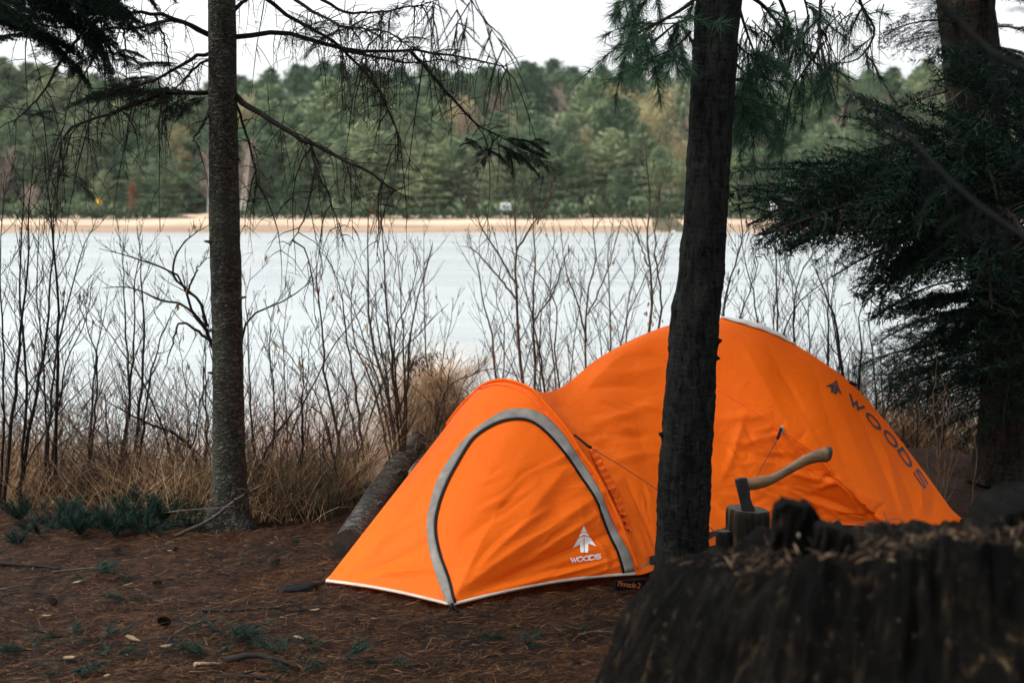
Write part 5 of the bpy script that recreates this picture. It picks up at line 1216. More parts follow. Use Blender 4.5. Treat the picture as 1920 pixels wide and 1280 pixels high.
# pine cone
cone = MB()
for k in range(90):
    f = k / 90; a_ = k * 2.4; rr_ = .027 * math.sin(math.pi * (.08 + .86 * f)) ; c0 = Vector((-.04 + .09 * f, math.cos(a_) * rr_ * .6, math.sin(a_) * rr_ * .6)); o_ = Vector((-.3, math.cos(a_), math.sin(a_))).normalized(); s_ = o_.cross(Vector((1, 0, 0))).normalized() * .009
    cone.poly([c0 - s_ * .6, c0 + s_ * .6, c0 + o_ * .015 + s_, c0 + o_ * .019, c0 + o_ * .015 - s_])
CM = cone.mesh('pine_cone', [plain('cone_dark', (.025, .017, .013), .9, .1, .4, 50)]); G4 = 'dark pine cones on the needle floor'
for px, py, s in ((308, 1170, 1.25), (100, 1122, 1.1), (516, 1056, 1.2), (295, 1094, .9), (218, 1028, 1.0), (330, 1034, .8)):
    p = on_z(px, py, .02); o = link('pine_cone', CM); o.location = (p.x, p.y, ground_z(p.x, p.y) + .02); o.rotation_euler = (0, 0, r_.uniform(0, 6)); o.scale = [s * .45] * 3; tag(o, 'dark pine cone lying on the brown needle floor', 'pine cone', G4)
# needle litter
rng = np.random.default_rng(40); N = 64000
y_ = 4.5 + rng.random(N) ** 1.25 * 3.7; x_ = rng.uniform(-1, 1, N) * (.42 * y_) - .1; ok = x_ < 2.2; x_, y_ = x_[ok], y_[ok]; N = len(x_)
z_ = np.array([ground_z(a_, b_) for a_, b_ in zip(x_, y_)]) + rng.uniform(.001, .012, N); an = rng.normal(0.1, .9, N); ln = rng.uniform(.03, .085, N); d = np.stack([np.cos(an), np.sin(an), rng.normal(.0, .16, N)], 1); s_ = np.stack([-np.sin(an), np.cos(an), rng.normal(0, .4, N)], 1) * .0016
b_ = np.stack([x_, y_, z_], 1); V_ = np.stack([b_ - s_, b_ + s_, b_ + d * ln[:, None]], 1).reshape(-1, 3)
M_LIT = island_mat('needle_litter', [(0, (.004, .003, .002)), (.45, (.026, .011, .0045)), (.8, (.078, .034, .012)), (.97, (.11, .055, .023)), (1, (.15, .10, .055))], .8, .1)
tag(link('needle_litter', np_mesh('needle_litter', V_, np.arange(N * 3).reshape(-1, 3), mats=[M_LIT])), 'brown pine needles scattered over the clearing floor', 'needles', kind='stuff')
# fine dark greenery at the foot of the bank
pts = []; lens = []
for k in range(2600):
    x = rng.uniform(-1.75, -.95); y = 7.5 + rng.random() * .9
    if near_log(x, y): continue
    pts.append((x, y, ground_z(x, y))); lens.append(rng.uniform(.1, .34))
tag(link('green_grass', blades('green_grass', pts, np.array(lens), rng, island_mat('green_grass', [(0, (.03, .035, .018)), (1, (.10, .10, .05))], .8, .1, .2), .003, .4, .3)), 'thin dull green grass between slim trunk and log', 'grass', kind='stuff')

# brown thatch, flattened and dark, where the bank meets the clearing
pts = []; lens = []
while len(pts) < 9000:
    x = rng.uniform(-3.8, 3.4); b = bank_y(x) + .3 * noise.noise((x * 2.3, 3, 8)); y = b - .15 + rng.random() ** 1.5 * .9
    if near_log(x, y) or rng.random() > .55 + noise.noise((x * 3, y * 3, 1)): continue
    pts.append((x, y, ground_z(x, y) + rng.random() * .10)); lens.append(rng.uniform(.08, .30))
tag(link('thatch_grass', blades('thatch_grass', pts, np.array(lens), rng, island_mat('thatch', [(0, (.012, .008, .006)), (.6, (.06, .032, .018)), (1, (.22, .13, .07))], .9, .1, .1), .004, 1.7, 2.4)), 'dark brown flattened thatch where the bank meets the clearing', 'thatch', kind='stuff')
# ================================================================= STUMP, CHOPPING BLOCK, AXE
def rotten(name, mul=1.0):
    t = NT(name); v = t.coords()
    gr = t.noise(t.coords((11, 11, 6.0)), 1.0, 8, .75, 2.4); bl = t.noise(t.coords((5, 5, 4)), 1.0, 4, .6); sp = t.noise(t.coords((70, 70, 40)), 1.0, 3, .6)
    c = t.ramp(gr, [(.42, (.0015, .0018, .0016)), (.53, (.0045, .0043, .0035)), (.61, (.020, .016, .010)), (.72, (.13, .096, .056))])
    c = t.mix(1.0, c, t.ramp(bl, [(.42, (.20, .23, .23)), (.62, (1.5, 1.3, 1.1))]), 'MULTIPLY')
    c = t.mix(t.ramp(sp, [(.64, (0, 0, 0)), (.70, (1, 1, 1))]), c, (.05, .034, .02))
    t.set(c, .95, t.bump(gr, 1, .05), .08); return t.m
M_ROT = rotten('rotten_wood')
stump = empty('tree_stump', (.86, 2.86, 0)); tag(stump, 'big rotten dark stump with a ragged broken top, close to the camera', 'stump')
cx_, cy_ = .80, 2.86
def crest(a_):
    """Height of the broken rim round the stump: higher towards the camera, with upstanding shards."""
    d = Vector((math.cos(a_), math.sin(a_), 0)); z = 1.024 - .085 * (d.y + .6)
    z += .030 * d.x - .035 * smooth01(-.2, -.95, d.x) + .034 * noise.noise((d.x * 2.2, d.y * 2.2, 4)) + .034 * noise.noise((d.x * 7, d.y * 7, 2)) + .022 * noise.noise((d.x * 19, d.y * 19, 2))
    return z
NA = 360; rows = []
def swall(a_, z):
    d = Vector((math.cos(a_), math.sin(a_), 0))
    fl = .13 * smooth01(1.0, 0.0, z) ** 1.0 + .11 * smooth01(1.06, .55, z); base = .448 + fl
    root_ = 1 + .10 * math.sin(4 * a_ + 1.0) * smooth01(.8, 0, z)
    b = .045 * noise.noise((d.x * 3, d.y * 3, z * .7)) + .022 * noise.noise((d.x * 9, d.y * 9, z * 5)) + .022 * noise.noise((d.x * 24, d.y * 24, z * 9)) + .008 * noise.noise((d.x * 60, d.y * 60, z * 12))
    return Vector((cx_, cy_, 0)) + d * (base * root_ + b) + Vector((0, 0, z))
for j in range(64):
    row = []
    for k in range(NA + 1):
        a_ = 2 * math.pi * (k % NA) / NA; zt = crest(a_); z = -.05 + (zt + .05) * (j / 63)
        p = swall(a_, z)
        if j > 58: p = p + (Vector((cx_, cy_, z)) - p) * (.012 * (j - 58) ** 1.3 * .5)
        row.append(p)
    rows.append(row)
for j in range(1, 26):              # hollowed top
    s = 1 - j / 25; row = []
    for k in range(NA + 1):
        a_ = 2 * math.pi * (k % NA) / NA; q = rows[63][k]; c0 = Vector((cx_, cy_, 1.0)); p = c0 + (q - c0) * s; p.z = q.z * s + (1.0 - .02) * (1 - s)
        p.z += .028 * noise.noise((p.x * 9, p.y * 9, 3)) + .014 * noise.noise((p.x * 28, p.y * 28, 5)); row.append(p)
    rows.append(row)
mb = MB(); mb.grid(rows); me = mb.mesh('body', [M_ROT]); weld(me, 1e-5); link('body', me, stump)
def shard(px0, px1, Y, tops, zb, seed, mat=M_ROT, name='shard', thick=.07):
    """An upstanding splinter of the rim: a ragged slab with real thickness."""
    n_ = 26; xs_ = np.linspace(px0, px1, n_); ty = np.interp(xs_, [p[0] for p in tops], [p[1] for p in tops]); mb = MB(); fr = []; bk = []
    for j in range(15):
        f = j / 14; rf = []; rb = []
        for i in range(n_):
            top = at(xs_[i], ty[i] + 4 * noise.noise((i * .9, seed, 0)), Y); z = zb + (top.z - zb) * f; ww = 1 + .12 * noise.noise((f * 3, seed, i * .02)); xm = (px0 + px1) / 2
            x = at(xm + (xs_[i] - xm) * ww * (1.15 - .15 * f), 900, Y).x; b = .016 * noise.noise((i * .35, f * 5, seed)) + .008 * noise.noise((i * 1.1, f * 14, seed)); e = thick * math.sin(math.pi * (.06 + .88 * i / (n_ - 1))) ** .6
            rf.append(Vector((x, Y - e / 2 + b, z))); rb.append(Vector((x, Y + e / 2 + b, z)))
        fr.append(rf + rb[::-1] + [rf[0]])
    mb.grid(fr); top = fr[-1]; cen = [(top[i] + top[2 * n_ - 1 - i]) / 2 for i in range(n_)]
    mb.grid([top[:n_], cen]); mb.grid([cen, top[n_:2 * n_][::-1]])
    me = mb.mesh(name, [mat]); weld(me, 1e-5); return link(name, me, stump)
M_SHARD = rotten('shard_wood')
shard(1447, 1545, 2.75, [(1447, 985), (1452, 950), (1470, 935), (1500, 944), (1518, 940), (1535, 965), (1545, 990)], .90, 3, M_SHARD)
shard(1530, 1600, 2.6, [(1530, 985), (1545, 980), (1570, 985), (1600, 1000)], .9, 5, M_SHARD)
shard(1815, 1990, 2.75, [(1815, 1000), (1842, 968), (1862, 948), (1890, 932), (1920, 922), (1960, 915), (1990, 930)], .85, 8, M_SHARD, thick=.2)
#shard(1225, 1330, 2.42, [(1225, 1040), (1245, 1018), (1280, 1012), (1310, 1018), (1330, 1026)], .9, 11, M_SHARD, thick=.08)
# crumbs, needles and moss on the rim
bm = bmesh.new()
for c in stump.children:
    bm.from_mesh(c.data)
RIM = BVHTree.FromBMesh(bm); bm.free()
rng = np.random.default_rng(2); r_ = random.Random(2); mb = MB()
for k in range(420):
    a_ = r_.uniform(math.pi, 2 * math.pi); s = r_.uniform(.55, 1.0); q = rows[63][int(a_ / (2 * math.pi) * NA)]; c0 = Vector((cx_, cy_, 1.0)); p = c0 + (q - c0) * s; p.z = q.z * s + .98 * (1 - s) + .01
    d = Vector((r_.uniform(-1, 1), r_.uniform(-1, 1), r_.uniform(-.1, .8))).normalized(); l = r_.uniform(.01, .05); mb.tube([p, p + d * l * .5, p + d * l + Vector((0, 0, -.004))], [.0022, .0018, .0008], 4)
mb.build('litter', island_mat('stump_litter', [(0, (.01, .007, .005)), (.7, (.04, .025, .015)), (1, (.13, .09, .055))], .9, .1), stump)
mb = MB()
for px, py, s in ((1497, 1003, .0042), (1420, 1030, .003)):
    hit_, nor_, _i, _d = RIM.ray_cast(EYE, ray(px, py).normalized())
    if hit_ is None: continue
    p = hit_; ring = []
    for i in range(5): ring.append([p + Vector((math.cos(6.28 * k / 8) * s * math.sin(.3 + i * .62), math.sin(6.28 * k / 8) * s * math.sin(.3 + i * .62), -math.cos(.3 + i * .62) * s * 1.4)) for k in range(9)])
    mb.grid(ring)
mb.build('chip', plain('stump_chip', (.22, .19, .15), .8, .1, .3, 50), stump)
# curls of dry grass on the back of the rim
mb = MB()
for pts in ([(1585, 1010), (1605, 985), (1635, 978), (1660, 985), (1668, 1005)], [(1640, 1010), (1655, 980), (1685, 972), (1700, 988), (1695, 1005)], [(1660, 1010), (1663, 985), (1658, 958)], [(1690, 1010), (1700, 985), (1720, 990), (1735, 1008)], [(1560, 1012), (1600, 990), (1640, 1000), (1670, 1015)]):
    mb.tube(px_path(pts, 3.15, 3.15, 12), [.0022 * (1 - .5 * i / 11) for i in range(12)], 4)
for k in range(60):
    p = at(r_.uniform(1560, 1800), 1010, 3.15); d = Vector((r_.uniform(-.8, .8), r_.uniform(-.3, .3), r_.uniform(.2, 1))).normalized(); l = r_.uniform(.015, .05); mb.tube([p, p + d * l * .6, p + d * l + Vector((.006, 0, -.004))], [.0016, .0012, .0006], 3)
mb.build('foliage', plain('stump_grass', (.07, .04, .02), .9, .1, .4, 30), stump)

# chopping block: a split log standing on end, with a lower side piece
YB = 5.15
bk_ = at(1392, 960, YB); block = empty('chopping_block', (bk_.x, YB, 0)); tag(block, 'weathered upright log used as a chopping block, the axe stuck in it', 'chopping block')
tw = NT('split_wood'); g1 = tw.noise(tw.coords((26, 26, 4)), 1.0, 5, .65, .5); g2 = tw.noise(tw.coords((8, 8, 5)), 1, 3)
c = tw.ramp(g1, [(.38, (.003, .003, .0025)), (.54, (.011, .0085, .0055)), (.69, (.095, .064, .032))]); c = tw.mix(1., c, tw.ramp(g2, [(.36, (.35, .35, .35)), (.62, (1.25, 1.1, .95))]), 'MULTIPLY'); tw.set(c, .9, tw.bump(g1, 1, .02), .12)
te2 = NT('block_top'); g1 = te2.noise(te2.coords((60, 60, 10)), 1, 5, .6); te2.set(te2.ramp(g1, [(.3, (.008, .007, .006)), (.7, (.05, .04, .031))]), .9)
def post(x0, x1, ztop, tilt, seed, name, y=YB):
    a0 = at(x0, 960, y).x; a1 = at(x1, 960, y).x; rr_ = (a1 - a0) / 2; mid_ = (a0 + a1) / 2; rows = []; N_ = 64
    for j in range(30):
        f = j / 29; row = []
        for k in range(N_ + 1):
            a_ = 2 * math.pi * (k % N_) / N_; d = Vector((math.cos(a_), math.sin(a_), 0)); zt = ztop + tilt * d.x; z = zt * f - .03 * (1 - f); b = .05 * noise.noise((d.x * 1.6 + seed, d.y * 1.6, 0)) + .05 * noise.noise((d.x * 6 + seed, d.y * 6, z * 1.5)) + .03 * noise.noise((d.x * 18, d.y * 18 + seed, z * 5))
            row.append(Vector((mid_, y, 0)) + d * rr_ * (1 + b - .05 * (f > .97)) + Vector((0, 0, z + .004 * noise.noise((d.x * 9, d.y * 9, seed)) * (f > .9))))
        rows.append(row)
    mb = MB(); mb.grid(rows); n0 = len(mb.v); cc = sum((Vector(p) for p in rows[-1][:N_]), Vector()) / N_
    tp = [[cc + (q - cc) * s + Vector((0, 0, .006 * noise.noise((q.x * 30 * s, q.y * 30 * s, seed)) if s < 1 else 0)) for q in rows[-1]] for s in (1, .8, .6, .4, .2, .01)]
    mb.grid(tp, 1); me = mb.mesh(name, [tw.m, te2.m]); weld(me, 1e-5); return link(name, me, block)
zt_ = at(1400, 962, YB - .08).z
post(1362, 1442, zt_, -.006, 2, 'log'); post(1343, 1372, zt_ - .075, .0, 5, 'split_piece', YB - .03)

# axe
axe = empty('axe', tuple(at(1402, 958, YB - .03))); tag(axe, 'wooden handled axe with its dark head sunk in the chopping block', 'axe')
YA = YB - .05
M_STEEL = plain('axe_steel', (.010, .009, .0085), .6, .3, .4, 40, .2)
prof = [(1378, 899), (1388, 895.5), (1399, 894.5), (1402, 905), (1405, 919), (1407, 934), (1411, 945), (1416.5, 955), (1412, 962), (1402, 964), (1391, 962), (1389, 948), (1385, 930), (1381, 914)]
halfw = [.012, .014, .013, .014, .011, .007, .004, .002, .0012, .0012, .002, .005, .010, .013]
mb = MB(); fr = [at(x, y, YA) - Vector((0, w_, 0)) for (x, y), w_ in zip(prof, halfw)]; bk2 = [at(x, y, YA) + Vector((0, w_, 0)) for (x, y), w_ in zip(prof, halfw)]
n_ = len(prof); mb.v = [tuple(p) for p in fr + bk2]; mb.face(range(n_)); mb.face(range(2 * n_ - 1, n_ - 1, -1))
for k in range(n_): mb.face((k, n_ + k, n_ + (k + 1) % n_, (k + 1) % n_))
o = mb.build('axe_head', M_STEEL, axe); weld(o.data); md = o.modifiers.new('soft', 'BEVEL'); md.width = .0025; md.segments = 2; md.limit_method = 'ANGLE'; md.angle_limit = R(25)
upc = [(1395, 897), (1408, 895.5), (1420, 893.5), (1435, 891), (1450, 886.5), (1465, 879), (1480, 869.5), (1495, 860), (1511, 850.5), (1527, 844), (1542, 839.5), (1552, 837), (1559, 838.5), (1561, 842)]
loc_ = [(1396, 916), (1406, 918.5), (1420, 917), (1435, 913), (1450, 906.5), (1465, 898), (1480, 889.5), (1495, 881), (1511, 873), (1524, 868.5), (1537, 866), (1550, 866), (1557, 861), (1560.5, 852)]
U_ = resample([(x, y, 0) for x, y in upc], 60); L_ = resample([(x, y, 0) for x, y in loc_], 60)
def handle(i0, i1, name, mat, grow=0.0):
    rows = []
    for i in range(i0, i1):
        a_ = at(U_[i][0], U_[i][1], YA); b_ = at(L_[i][0], L_[i][1], YA); m_ = (a_ + b_) / 2; h = (a_ - b_) / 2; rows.append([m_ + h * (1 + grow) * math.cos(6.28318 * k / 20) + Vector((0, -1, 0)) * (h.length * .62 + grow * .01) * math.sin(6.28318 * k / 20) for k in range(21)])
    mb = MB(); mb.grid(rows); mb.poly(rows[0][:20]); mb.poly(rows[-1][:20][::-1]); me = mb.mesh(name, [mat]); weld(me, 1e-5); return link(name, me, axe)
th = NT('axe_wood'); g1 = th.noise(th.coords((12, 60, 60), (0, .45, 0)), 1, 4, .6, .4); th.set(th.ramp(g1, [(.3, (.05, .028, .012)), (.6, (.12, .068, .03)), (.8, (.18, .11, .055))]), .5, th.bump(g1, .15, .003), .35)
hdl = handle(0, 56, 'handle', th.m); handle(55, 60, 'handle_end', plain('handle_end', (.025, .018, .014), .6, .3, .3, 50), .02)
pb = BVHTree.FromObject(hdl, bpy.context.evaluated_depsgraph_get()) if False else None
mb = MB(); sx0 = px_path([(1478, 880), (1492, 872), (1508, 864)], YA - .0112, YA - .0112, 8); mb.tube(sx0, .0012, 4); mb.tube(px_path([(1541, 851), (1543.5, 850)], YA - .0135, YA - .0135, 4), .003, 6); mb.build('mark', plain('axe_mark', (.03, .02, .015), .7, .2), axe)
# ================================================================= THE FAR SHORE
def far_mat(name, stops, trans=.3):
    return island_mat(name, stops, .7, .1, trans, .55)
M_FT = plain('far_trunk', (.13, .10, .08), .9, .1, .3, 2)
M_F1 = far_mat('far_white_pine', [(0, (.040, .085, .058)), (.5, (.125, .185, .10)), (1, (.35, .39, .21))])
M_F2 = far_mat('far_red_pine', [(0, (.050, .095, .066)), (.6, (.10, .155, .09)), (1, (.20, .26, .14))])
M_F3 = far_mat('far_olive_pine', [(0, (.070, .105, .060)), (.6, (.155, .205, .115)), (1, (.34, .36, .21))])
M_F4 = far_mat('far_bare_twigs', [(0, (.22, .16, .13)), (.6, (.38, .29, .24)), (1, (.50, .40, .34))])
M_F5 = far_mat('far_spring_leaves', [(0, (.22, .20, .10)), (.6, (.38, .33, .17)), (1, (.50, .43, .26))])
def cards(C_, D_, N_per, size, rng, jit, aspect=.45):
    """Small leaf-clump faces round many centres C_, each pointing roughly along D_."""
    C_ = np.asarray(C_); D_ = np.asarray(D_); idx = np.repeat(np.arange(len(C_)), N_per); n_ = len(idx); c_ = C_[idx] + rng.normal(size=(n_, 3)) * jit; d = D_[idx] + rng.normal(size=(n_, 3)) * .55; d /= np.linalg.norm(d, axis=1)[:, None]
    s_ = np.cross(d, rng.normal(size=(n_, 3))); s_ /= np.linalg.norm(s_, axis=1)[:, None]; l = (size * rng.uniform(.6, 1.3, n_))[:, None]; a_ = c_ - d * l * .5; b_ = c_ + d * l * .5
    V_ = np.stack([a_, c_ - s_ * l * aspect * .5, b_, c_ + s_ * l * aspect * .5], 1).reshape(-1, 3)
    return V_, np.arange(n_ * 4).reshape(-1, 4)
def far_conifer(seed, h, rmax, bare=.08, whorl=.75, nb=6, layered=.5, top=.75, per=7, size=.62, mat=M_F1, tr=.16, vis=.0, zj=.30, cone=0):
    rng = np.random.default_rng(seed); C_ = []; D_ = []; J_ = []; z = bare * h; mb = MB(); mb.tube([(0, 0, -.6), (.05, 0, h * .5), (0, 0, h * .96)], [tr, tr * .7, .03], 6)
    while z < h * .985:
        f = (z / h - bare) / (1 - bare); rad = rmax * (1 - f) ** top * min(1, .55 + f * 2.2) * rng.uniform(.75, 1.15) + .10
        if cone: rad = min(rmax * rng.uniform(.7, 1.15), .06 + cone * (h - z) * rng.uniform(.8, 1.2))
        a0 = rng.uniform(0, 6.28)
        for k in range(nb):
            a_ = a0 + 6.28 * k / nb + rng.normal(0, .25); l = rad * rng.uniform(.55, 1.15); rise = .10 + .5 * f + rng.normal(0, .08)
            d = np.array([math.cos(a_), math.sin(a_), rise]); steps = max(2, int(l / .55))
            for s in range(steps):
                q = (s + .8) / steps
                if q < .28 and l > 1.2: continue
                C_.append(np.array([0, 0, z]) + d * l * q + np.array([0, 0, -.08 * l * q * q])); D_.append(d + np.array([0, 0, .35])); J_.append(min(1, .25 + rad / 1.6))
            if vis and rng.random() < vis: mb.tube([(0, 0, z), tuple(np.array([0, 0, z]) + d * l * .8)], [.035, .015], 3, cap=False)
        z += whorl * (1 - .45 * f) * rng.uniform(.8, 1.2)
    V_, Q_ = cards(C_, D_, per, size, rng, size * layered * np.array([1.25, 1.25, zj]) * np.repeat(J_, per)[:, None])
    n0 = len(mb.v); qm = [f for f in mb.f if len(f) == 4]
    return np_mesh('trunk', np.array(mb.v), None, qm, [M_FT]), np_mesh('crown', V_, None, Q_, [mat])
def far_bare(seed, h, rmax, mat, leaf=0, stems=1, bark_=None):
    r_ = random.Random(seed); rng = np.random.default_rng(seed); mb = MB(); tw = MB(); C_ = []
    for s in range(stems):
        lean = Vector((r_.uniform(-.15, .15), r_.uniform(-.1, .1), 1)); P = [Vector((s * .5 - .3 * (stems > 1), 0, -.4)) + lean * h * f for f in (0, .3, .6, .85, 1.0)]; mb.tube(P, [.13, .10, .07, .04, .015], 5)
        for k in range(46):
            f = r_.uniform(.25, .98); p = P[0] + lean * h * f; a_ = r_.uniform(0, 6.28); d = Vector((math.cos(a_), math.sin(a_), r_.uniform(.5, 1.6))).normalized(); l = rmax * (1.1 - .7 * f) * r_.uniform(.6, 1.3); e = p + d * l
            tw.tube([p, p + d * l * .5 + Vector((0, 0, .1)), e], [.035, .022, .01], 3, cap=False)
            for j in range(9):
                q = p.lerp(e, r_.uniform(.3, 1)); dd = (d + Vector((r_.uniform(-.8, .8), r_.uniform(-.8, .8), r_.uniform(0, .8)))).normalized(); ll = r_.uniform(.4, 1.2); tw.tube([q, q + dd * ll], [.016, .006], 3, cap=False); C_.append(tuple(q + dd * ll))
    n0 = len(tw.v); q4 = np.array([f for f in tw.f if len(f) == 4]); V_ = np.array(tw.v)
    if leaf:
        cv, cq = cards(C_, np.tile([0, 0, 1.], (len(C_), 1)), leaf, .32, rng, .28); V_ = np.concatenate([V_, cv]); q4 = np.concatenate([q4, cq + n0])
    return np_mesh('trunk', np.array(mb.v), None, [f for f in mb.f if len(f) == 4], [bark_ or M_FT]), np_mesh('crown', V_, None, q4, [mat])
WP = [far_conifer(s, 11, 3.7, .03, .95, 7, .55, .72, 16, .50, M_F1, cone=.75) for s in (1, 2, 3, 4)]
WPY = [far_conifer(s, 8, 3.1, .02, .65, 7, .40, .7, 16, .44, M_F1) for s in (6, 7)]
OP = [far_conifer(s, 12, 3.0, .05, .8, 7, .60, .8, 16, .46, M_F3, cone=.62) for s in (11, 12, 13)]
RP = [far_conifer(s, 17, 2.3, .34, .62, 7, .62, 1, 11, .42, M_F2, .17, .4, .55, .72) for s in (21, 22, 23, 24)]
BR = [far_bare(s, 11, 3.0, M_F4) for s in (31, 32)]
SL = [far_bare(s, 11, 3.2, M_F5, 6) for s in (41, 42)]
def far_tree(protos, name, x, y, h, label, group, r_, wid=None):
    tr, cr = r_.choice(protos); root = empty(name, (x, y, ground_z(x, y))); H0 = HT[cr.name] if cr.name in HT else max(v.co.z for v in cr.vertices); HT[cr.name] = H0
    s = h / H0; root.scale = ((wid or 1) * s ** .8, (wid or 1) * s ** .8, s); root.rotation_euler = (0, 0, r_.uniform(0, 6.28))
    for nm, me in (('trunk', tr), ('crown', cr)):
        o = bpy.data.objects.new(nm, me); col.objects.link(o); o.parent = root
    tag(root, label, 'tree', group); return root
HT = {}; r_ = random.Random(99)
def zpx(py, y): return EYE.z + (390 - py) * y / F        # height above datum that shows at that row
SKY = [(-200, 112), (0, 118), (60, 108), (130, 118), (220, 140), (300, 150), (370, 165), (440, 140), (520, 125), (640, 122), (760, 128), (900, 122), (960, 112), (1050, 122), (1130, 122), (1250, 122), (1330, 140), (1440, 160), (1520, 145), (1600, 132), (1680, 122), (1800, 110), (2000, 100), (2200, 100)]
sky_y = lambda px: float(np.interp(px, [p[0] for p in SKY], [p[1] for p in SKY]))
ROWS = [(172, 285, 5.2), (177, 240, 4.8), (184, 200, 4.6), (192, 165, 4.6), (202, 10, 3.5), (208, 0, 3.9), (216, 8, 4.2)]
for k, (y0, tgt, dx) in enumerate(ROWS):
    x = -78 - r_.uniform(0, 4)
    while x < 80:
        y = y0 + r_.uniform(-2.5, 2.5); px = 960 + x / y * F; g = ground_z(x, y); sk = sky_y(px)
        if k >= 4: py = sk + r_.uniform(-8, 22) + (6 if k == 6 else 0)
        else: py = max(tgt + r_.uniform(-34, 34), sk + 14 + r_.uniform(0, 18))
        h = zpx(py, y) - g
        if k == 0 and 330 < px < 460: x += 3; continue          # gap where the track goes up
        u = r_.random(); left_ = px < 330
        if k >= 4:
            if px < 260 or px > 1500: far_tree(OP if u < .6 else RP, 'pine_tree', x, y, h, 'tall dark pine forming the top of the wood across the lake', 'tall pines on the skyline of the far wood', r_)
            else: far_tree(RP, 'pine_tree', x, y, h, 'tall dark pine forming the top of the wood across the lake', 'tall pines on the skyline of the far wood', r_)
        elif left_ or px > 1560:
            if u < .75: far_tree(OP, 'pine_tree', x, y, h, 'olive green pine in the crowded wood across the lake', 'olive pines in the far wood', r_)
            elif u < .9: far_tree(WP, 'pine_tree', x, y, h, 'blue-green layered white pine in the wood across the lake', 'white pines in the far wood', r_)
            else: far_tree(BR, 'bare_tree', x, y, h * .9, 'leafless pinkish tree among the pines across the lake', 'leafless trees in the far wood', r_)
        elif k in (2, 3) and 860 < px < 1320 and u < .62:
            if u < .34: far_tree(SL, 'budding_tree', x, y, h, 'yellowish budding tree among the pines across the lake', 'budding trees in the far wood', r_)
            else: far_tree(BR, 'bare_tree', x, y, h, 'leafless pinkish tree among the pines across the lake', 'leafless trees in the far wood', r_)
        elif k in (1, 2, 3) and 1370 < px < 1480 and u < .7: far_tree(BR, 'bare_tree', x, y, h, 'leafless pinkish tree among the pines across the lake', 'leafless trees in the far wood', r_)
        elif u < .10 and k < 4: far_tree(SL, 'budding_tree', x, y, h, 'yellowish budding tree among the pines across the lake', 'budding trees in the far wood', r_)
        elif u < .30: far_tree(OP, 'pine_tree', x, y, h, 'olive green pine in the crowded wood across the lake', 'olive pines in the far wood', r_)
        else: far_tree(WPY if k == 0 and u < .6 else WP, 'pine_tree', x, y, h, 'blue-green layered white pine in the wood across the lake', 'white pines in the far wood', r_, 1.05)
        x += dx * r_.uniform(.7, 1.25)
M_BIRCH = plain('birch_bark', (.62, .57, .50), .7, .2, .25, 1.2)
for px, Y, h, st, lb in ((455, 170, 9.5, 2, 'white stemmed birch with two trunks, by the sandy track across the lake'), (392, 171, 8.5, 1, 'white stemmed birch half behind the slim trunk, across the lake'), (68, 168.6, 4.2, 1, 'thin white birch stem low in the wood across the lake')):
    pr = [far_bare(60 + px, h, 2.2, M_F4, 0, st, M_BIRCH)]; x = (px - 960) / F * Y; far_tree(pr, 'birch_tree', x, Y, h, lb, None, r_)
x = (252 - 960) / F * 169; far_tree([far_conifer(71, 4.2, .55, .1, .35, 5, .5, .5, 7, .3, far_mat('rusty_needles', [(0, (.20, .08, .04)), (1, (.36, .17, .09))]))], 'dead_spruce', x, 169, 4.2, 'narrow rust coloured dead conifer by the beach across the lake', None, r_)
# low hedge of undergrowth along the top of the beach
rng = np.random.default_rng(12); C_ = []
for x in np.arange(-85, 85, .32):
    d_ = noise.noise((x * .12, 3, 1))
    if -38.6 < x < -34.6: continue
    for j in range(3): y = 165.6 + rng.normal(0, .5); C_.append((x, y, ground_z(x, y) + rng.uniform(.05, .75 + .6 * d_)))
C_ = np.array(C_); V_, Q_ = cards(C_, np.tile([0, 0, 1.], (len(C_), 1)), 5, .5, rng, .25, .6)
tag(link('undergrowth', np_mesh('undergrowth', V_, None, Q_, [far_mat('undergrowth', [(0, (.02, .04, .025)), (1, (.06, .09, .045))])])), 'low dark green undergrowth along the top of the far beach', 'undergrowth', kind='stuff')
# bushes and seedlings under the trees
C_ = []
for k in range(1500):
    x = rng.uniform(-85, 85); y = rng.uniform(169.5, 176); 
    if -39.5 < x < -33.5: continue
    C_.append((x, y, ground_z(x, y) + rng.uniform(.1, 1.7)))
C_ = np.array(C_); V_, Q_ = cards(C_, np.tile([0, 0, 1.], (len(C_), 1)), 5, .6, rng, .4, .6)
tag(link('understorey', np_mesh('understorey', V_, None, Q_, [M_F1])), 'young growth crowded under the front pines across the lake', 'undergrowth', kind='stuff')

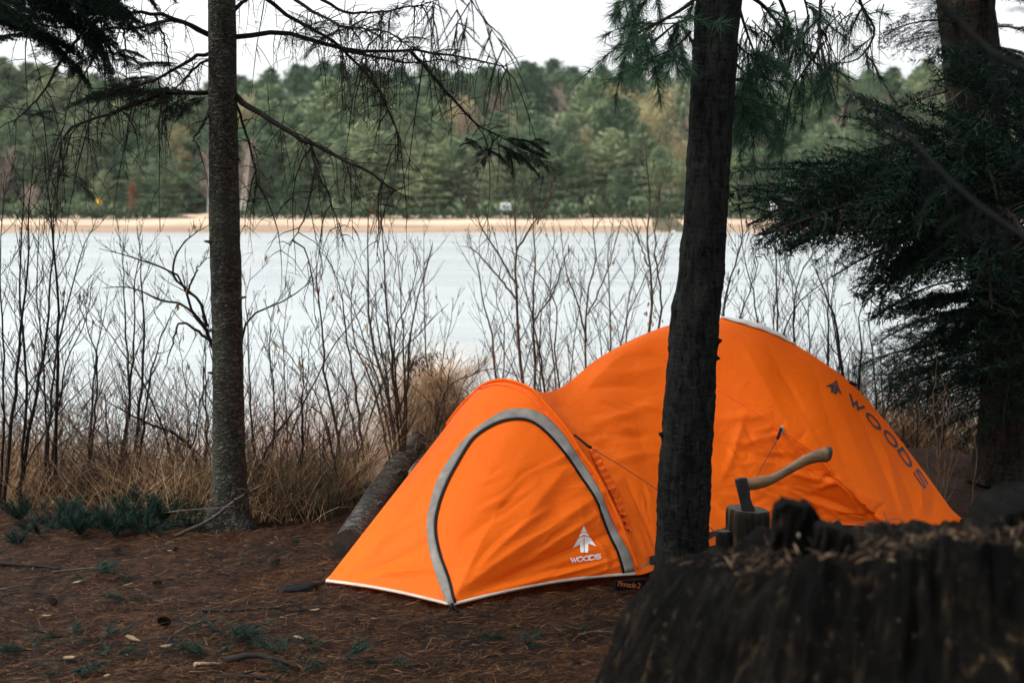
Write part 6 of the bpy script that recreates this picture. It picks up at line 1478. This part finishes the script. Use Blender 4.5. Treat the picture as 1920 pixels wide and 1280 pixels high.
# ---- signs and posts on the far shore
M_WHT = plain('white_paint', (.78, .80, .78), .5, .3, .06, 3); M_GRNP = plain('green_paint', (.10, .22, .16), .6, .3); M_YEL = plain('yellow_paint', (.75, .38, .04), .5, .3, .08, 4); M_POST = plain('grey_post', (.20, .17, .14), .9, .1, .3, 4)
def far_x(px, Y): return (px - 960) / F * Y
Y = 166.5; x = far_x(948, Y); g = ground_z(x, Y); nb_ = empty('notice_board', (x, Y, g)); tag(nb_, 'white notice board on posts at the edge of the far beach', 'notice board')
zc = zpx(391, Y); mb = MB(); mb.box((x, Y, zc), (1.2, .1, 1.35)); mb.build('panel', M_WHT, nb_)
mb = MB(); mb.box((x - .22, Y - .06, zc + .25), (.36, .02, .42)); mb.box((x + .26, Y - .06, zc + .2), (.42, .02, .3)); mb.box((x - .05, Y - .06, zc - .3), (.8, .02, .26)); mb.build('poster', M_GRNP, nb_)
for s in (-1, 1): mb = MB(); mb.box((x + s * .66, Y, (g + zc + .8) / 2), (.1, .1, zc + .8 - g)); mb.build('post', M_POST, nb_)
x = far_x(188, Y); g = ground_z(x, Y); ys_ = empty('warning_sign', (x, Y, g)); tag(ys_, 'small yellow sign on a post under the far pines', 'sign')
zc = zpx(378, Y); mb = MB(); mb.box((x, Y - .06, zc), (.55, .04, .55), Matrix.Rotation(R(45), 3, 'Y')); mb.build('panel', M_YEL, ys_); mb = MB(); mb.box((x, Y, (g + zc) / 2), (.08, .08, zc - g + .4)); mb.build('post', M_POST, ys_)
for px, lb in ((1444, 'white post at the far beach, the nearer to the thick pine of two'), (1452, 'white post at the far beach, the nearer to the hemlock of two')):
    x = far_x(px, 166); g = ground_z(x, 166); zt = zpx(378 if px == 1444 else 381, 166); p_ = empty('white_post', (x, 166, g)); tag(p_, lb, 'post'); mb = MB(); mb.tube([(x, 166, g - .2), (x, 166, zt - .05), (x, 166, zt)], [.16, .16, .13], 10); mb.build('shaft', M_WHT, p_); mb = MB(); mb.tube([(x, 166, zt), (x, 166, zt + .06)], [.19, .15], 10); mb.build('cap', M_WHT, p_)
x = far_x(1258, 151); by = empty('buoy', (x, 150.0, WATER)); tag(by, 'tiny white float on the water just off the far beach', 'buoy')
mb = MB(); rows = [[Vector((x + .17 * math.cos(6.2832 * k / 12) * math.sin(.2 + i * .39), 149.0 + .17 * math.sin(6.2832 * k / 12) * math.sin(.2 + i * .39), WATER + .05 - .17 * math.cos(.2 + i * .39))) for k in range(13)] for i in range(8)]; mb.grid(rows); mb.build('float', M_WHT, by); mb = MB(); mb.tube([(x, 149, WATER + .2), (x, 149, WATER + .3)], [.03, .02], 6); mb.build('ring', M_WHT, by)
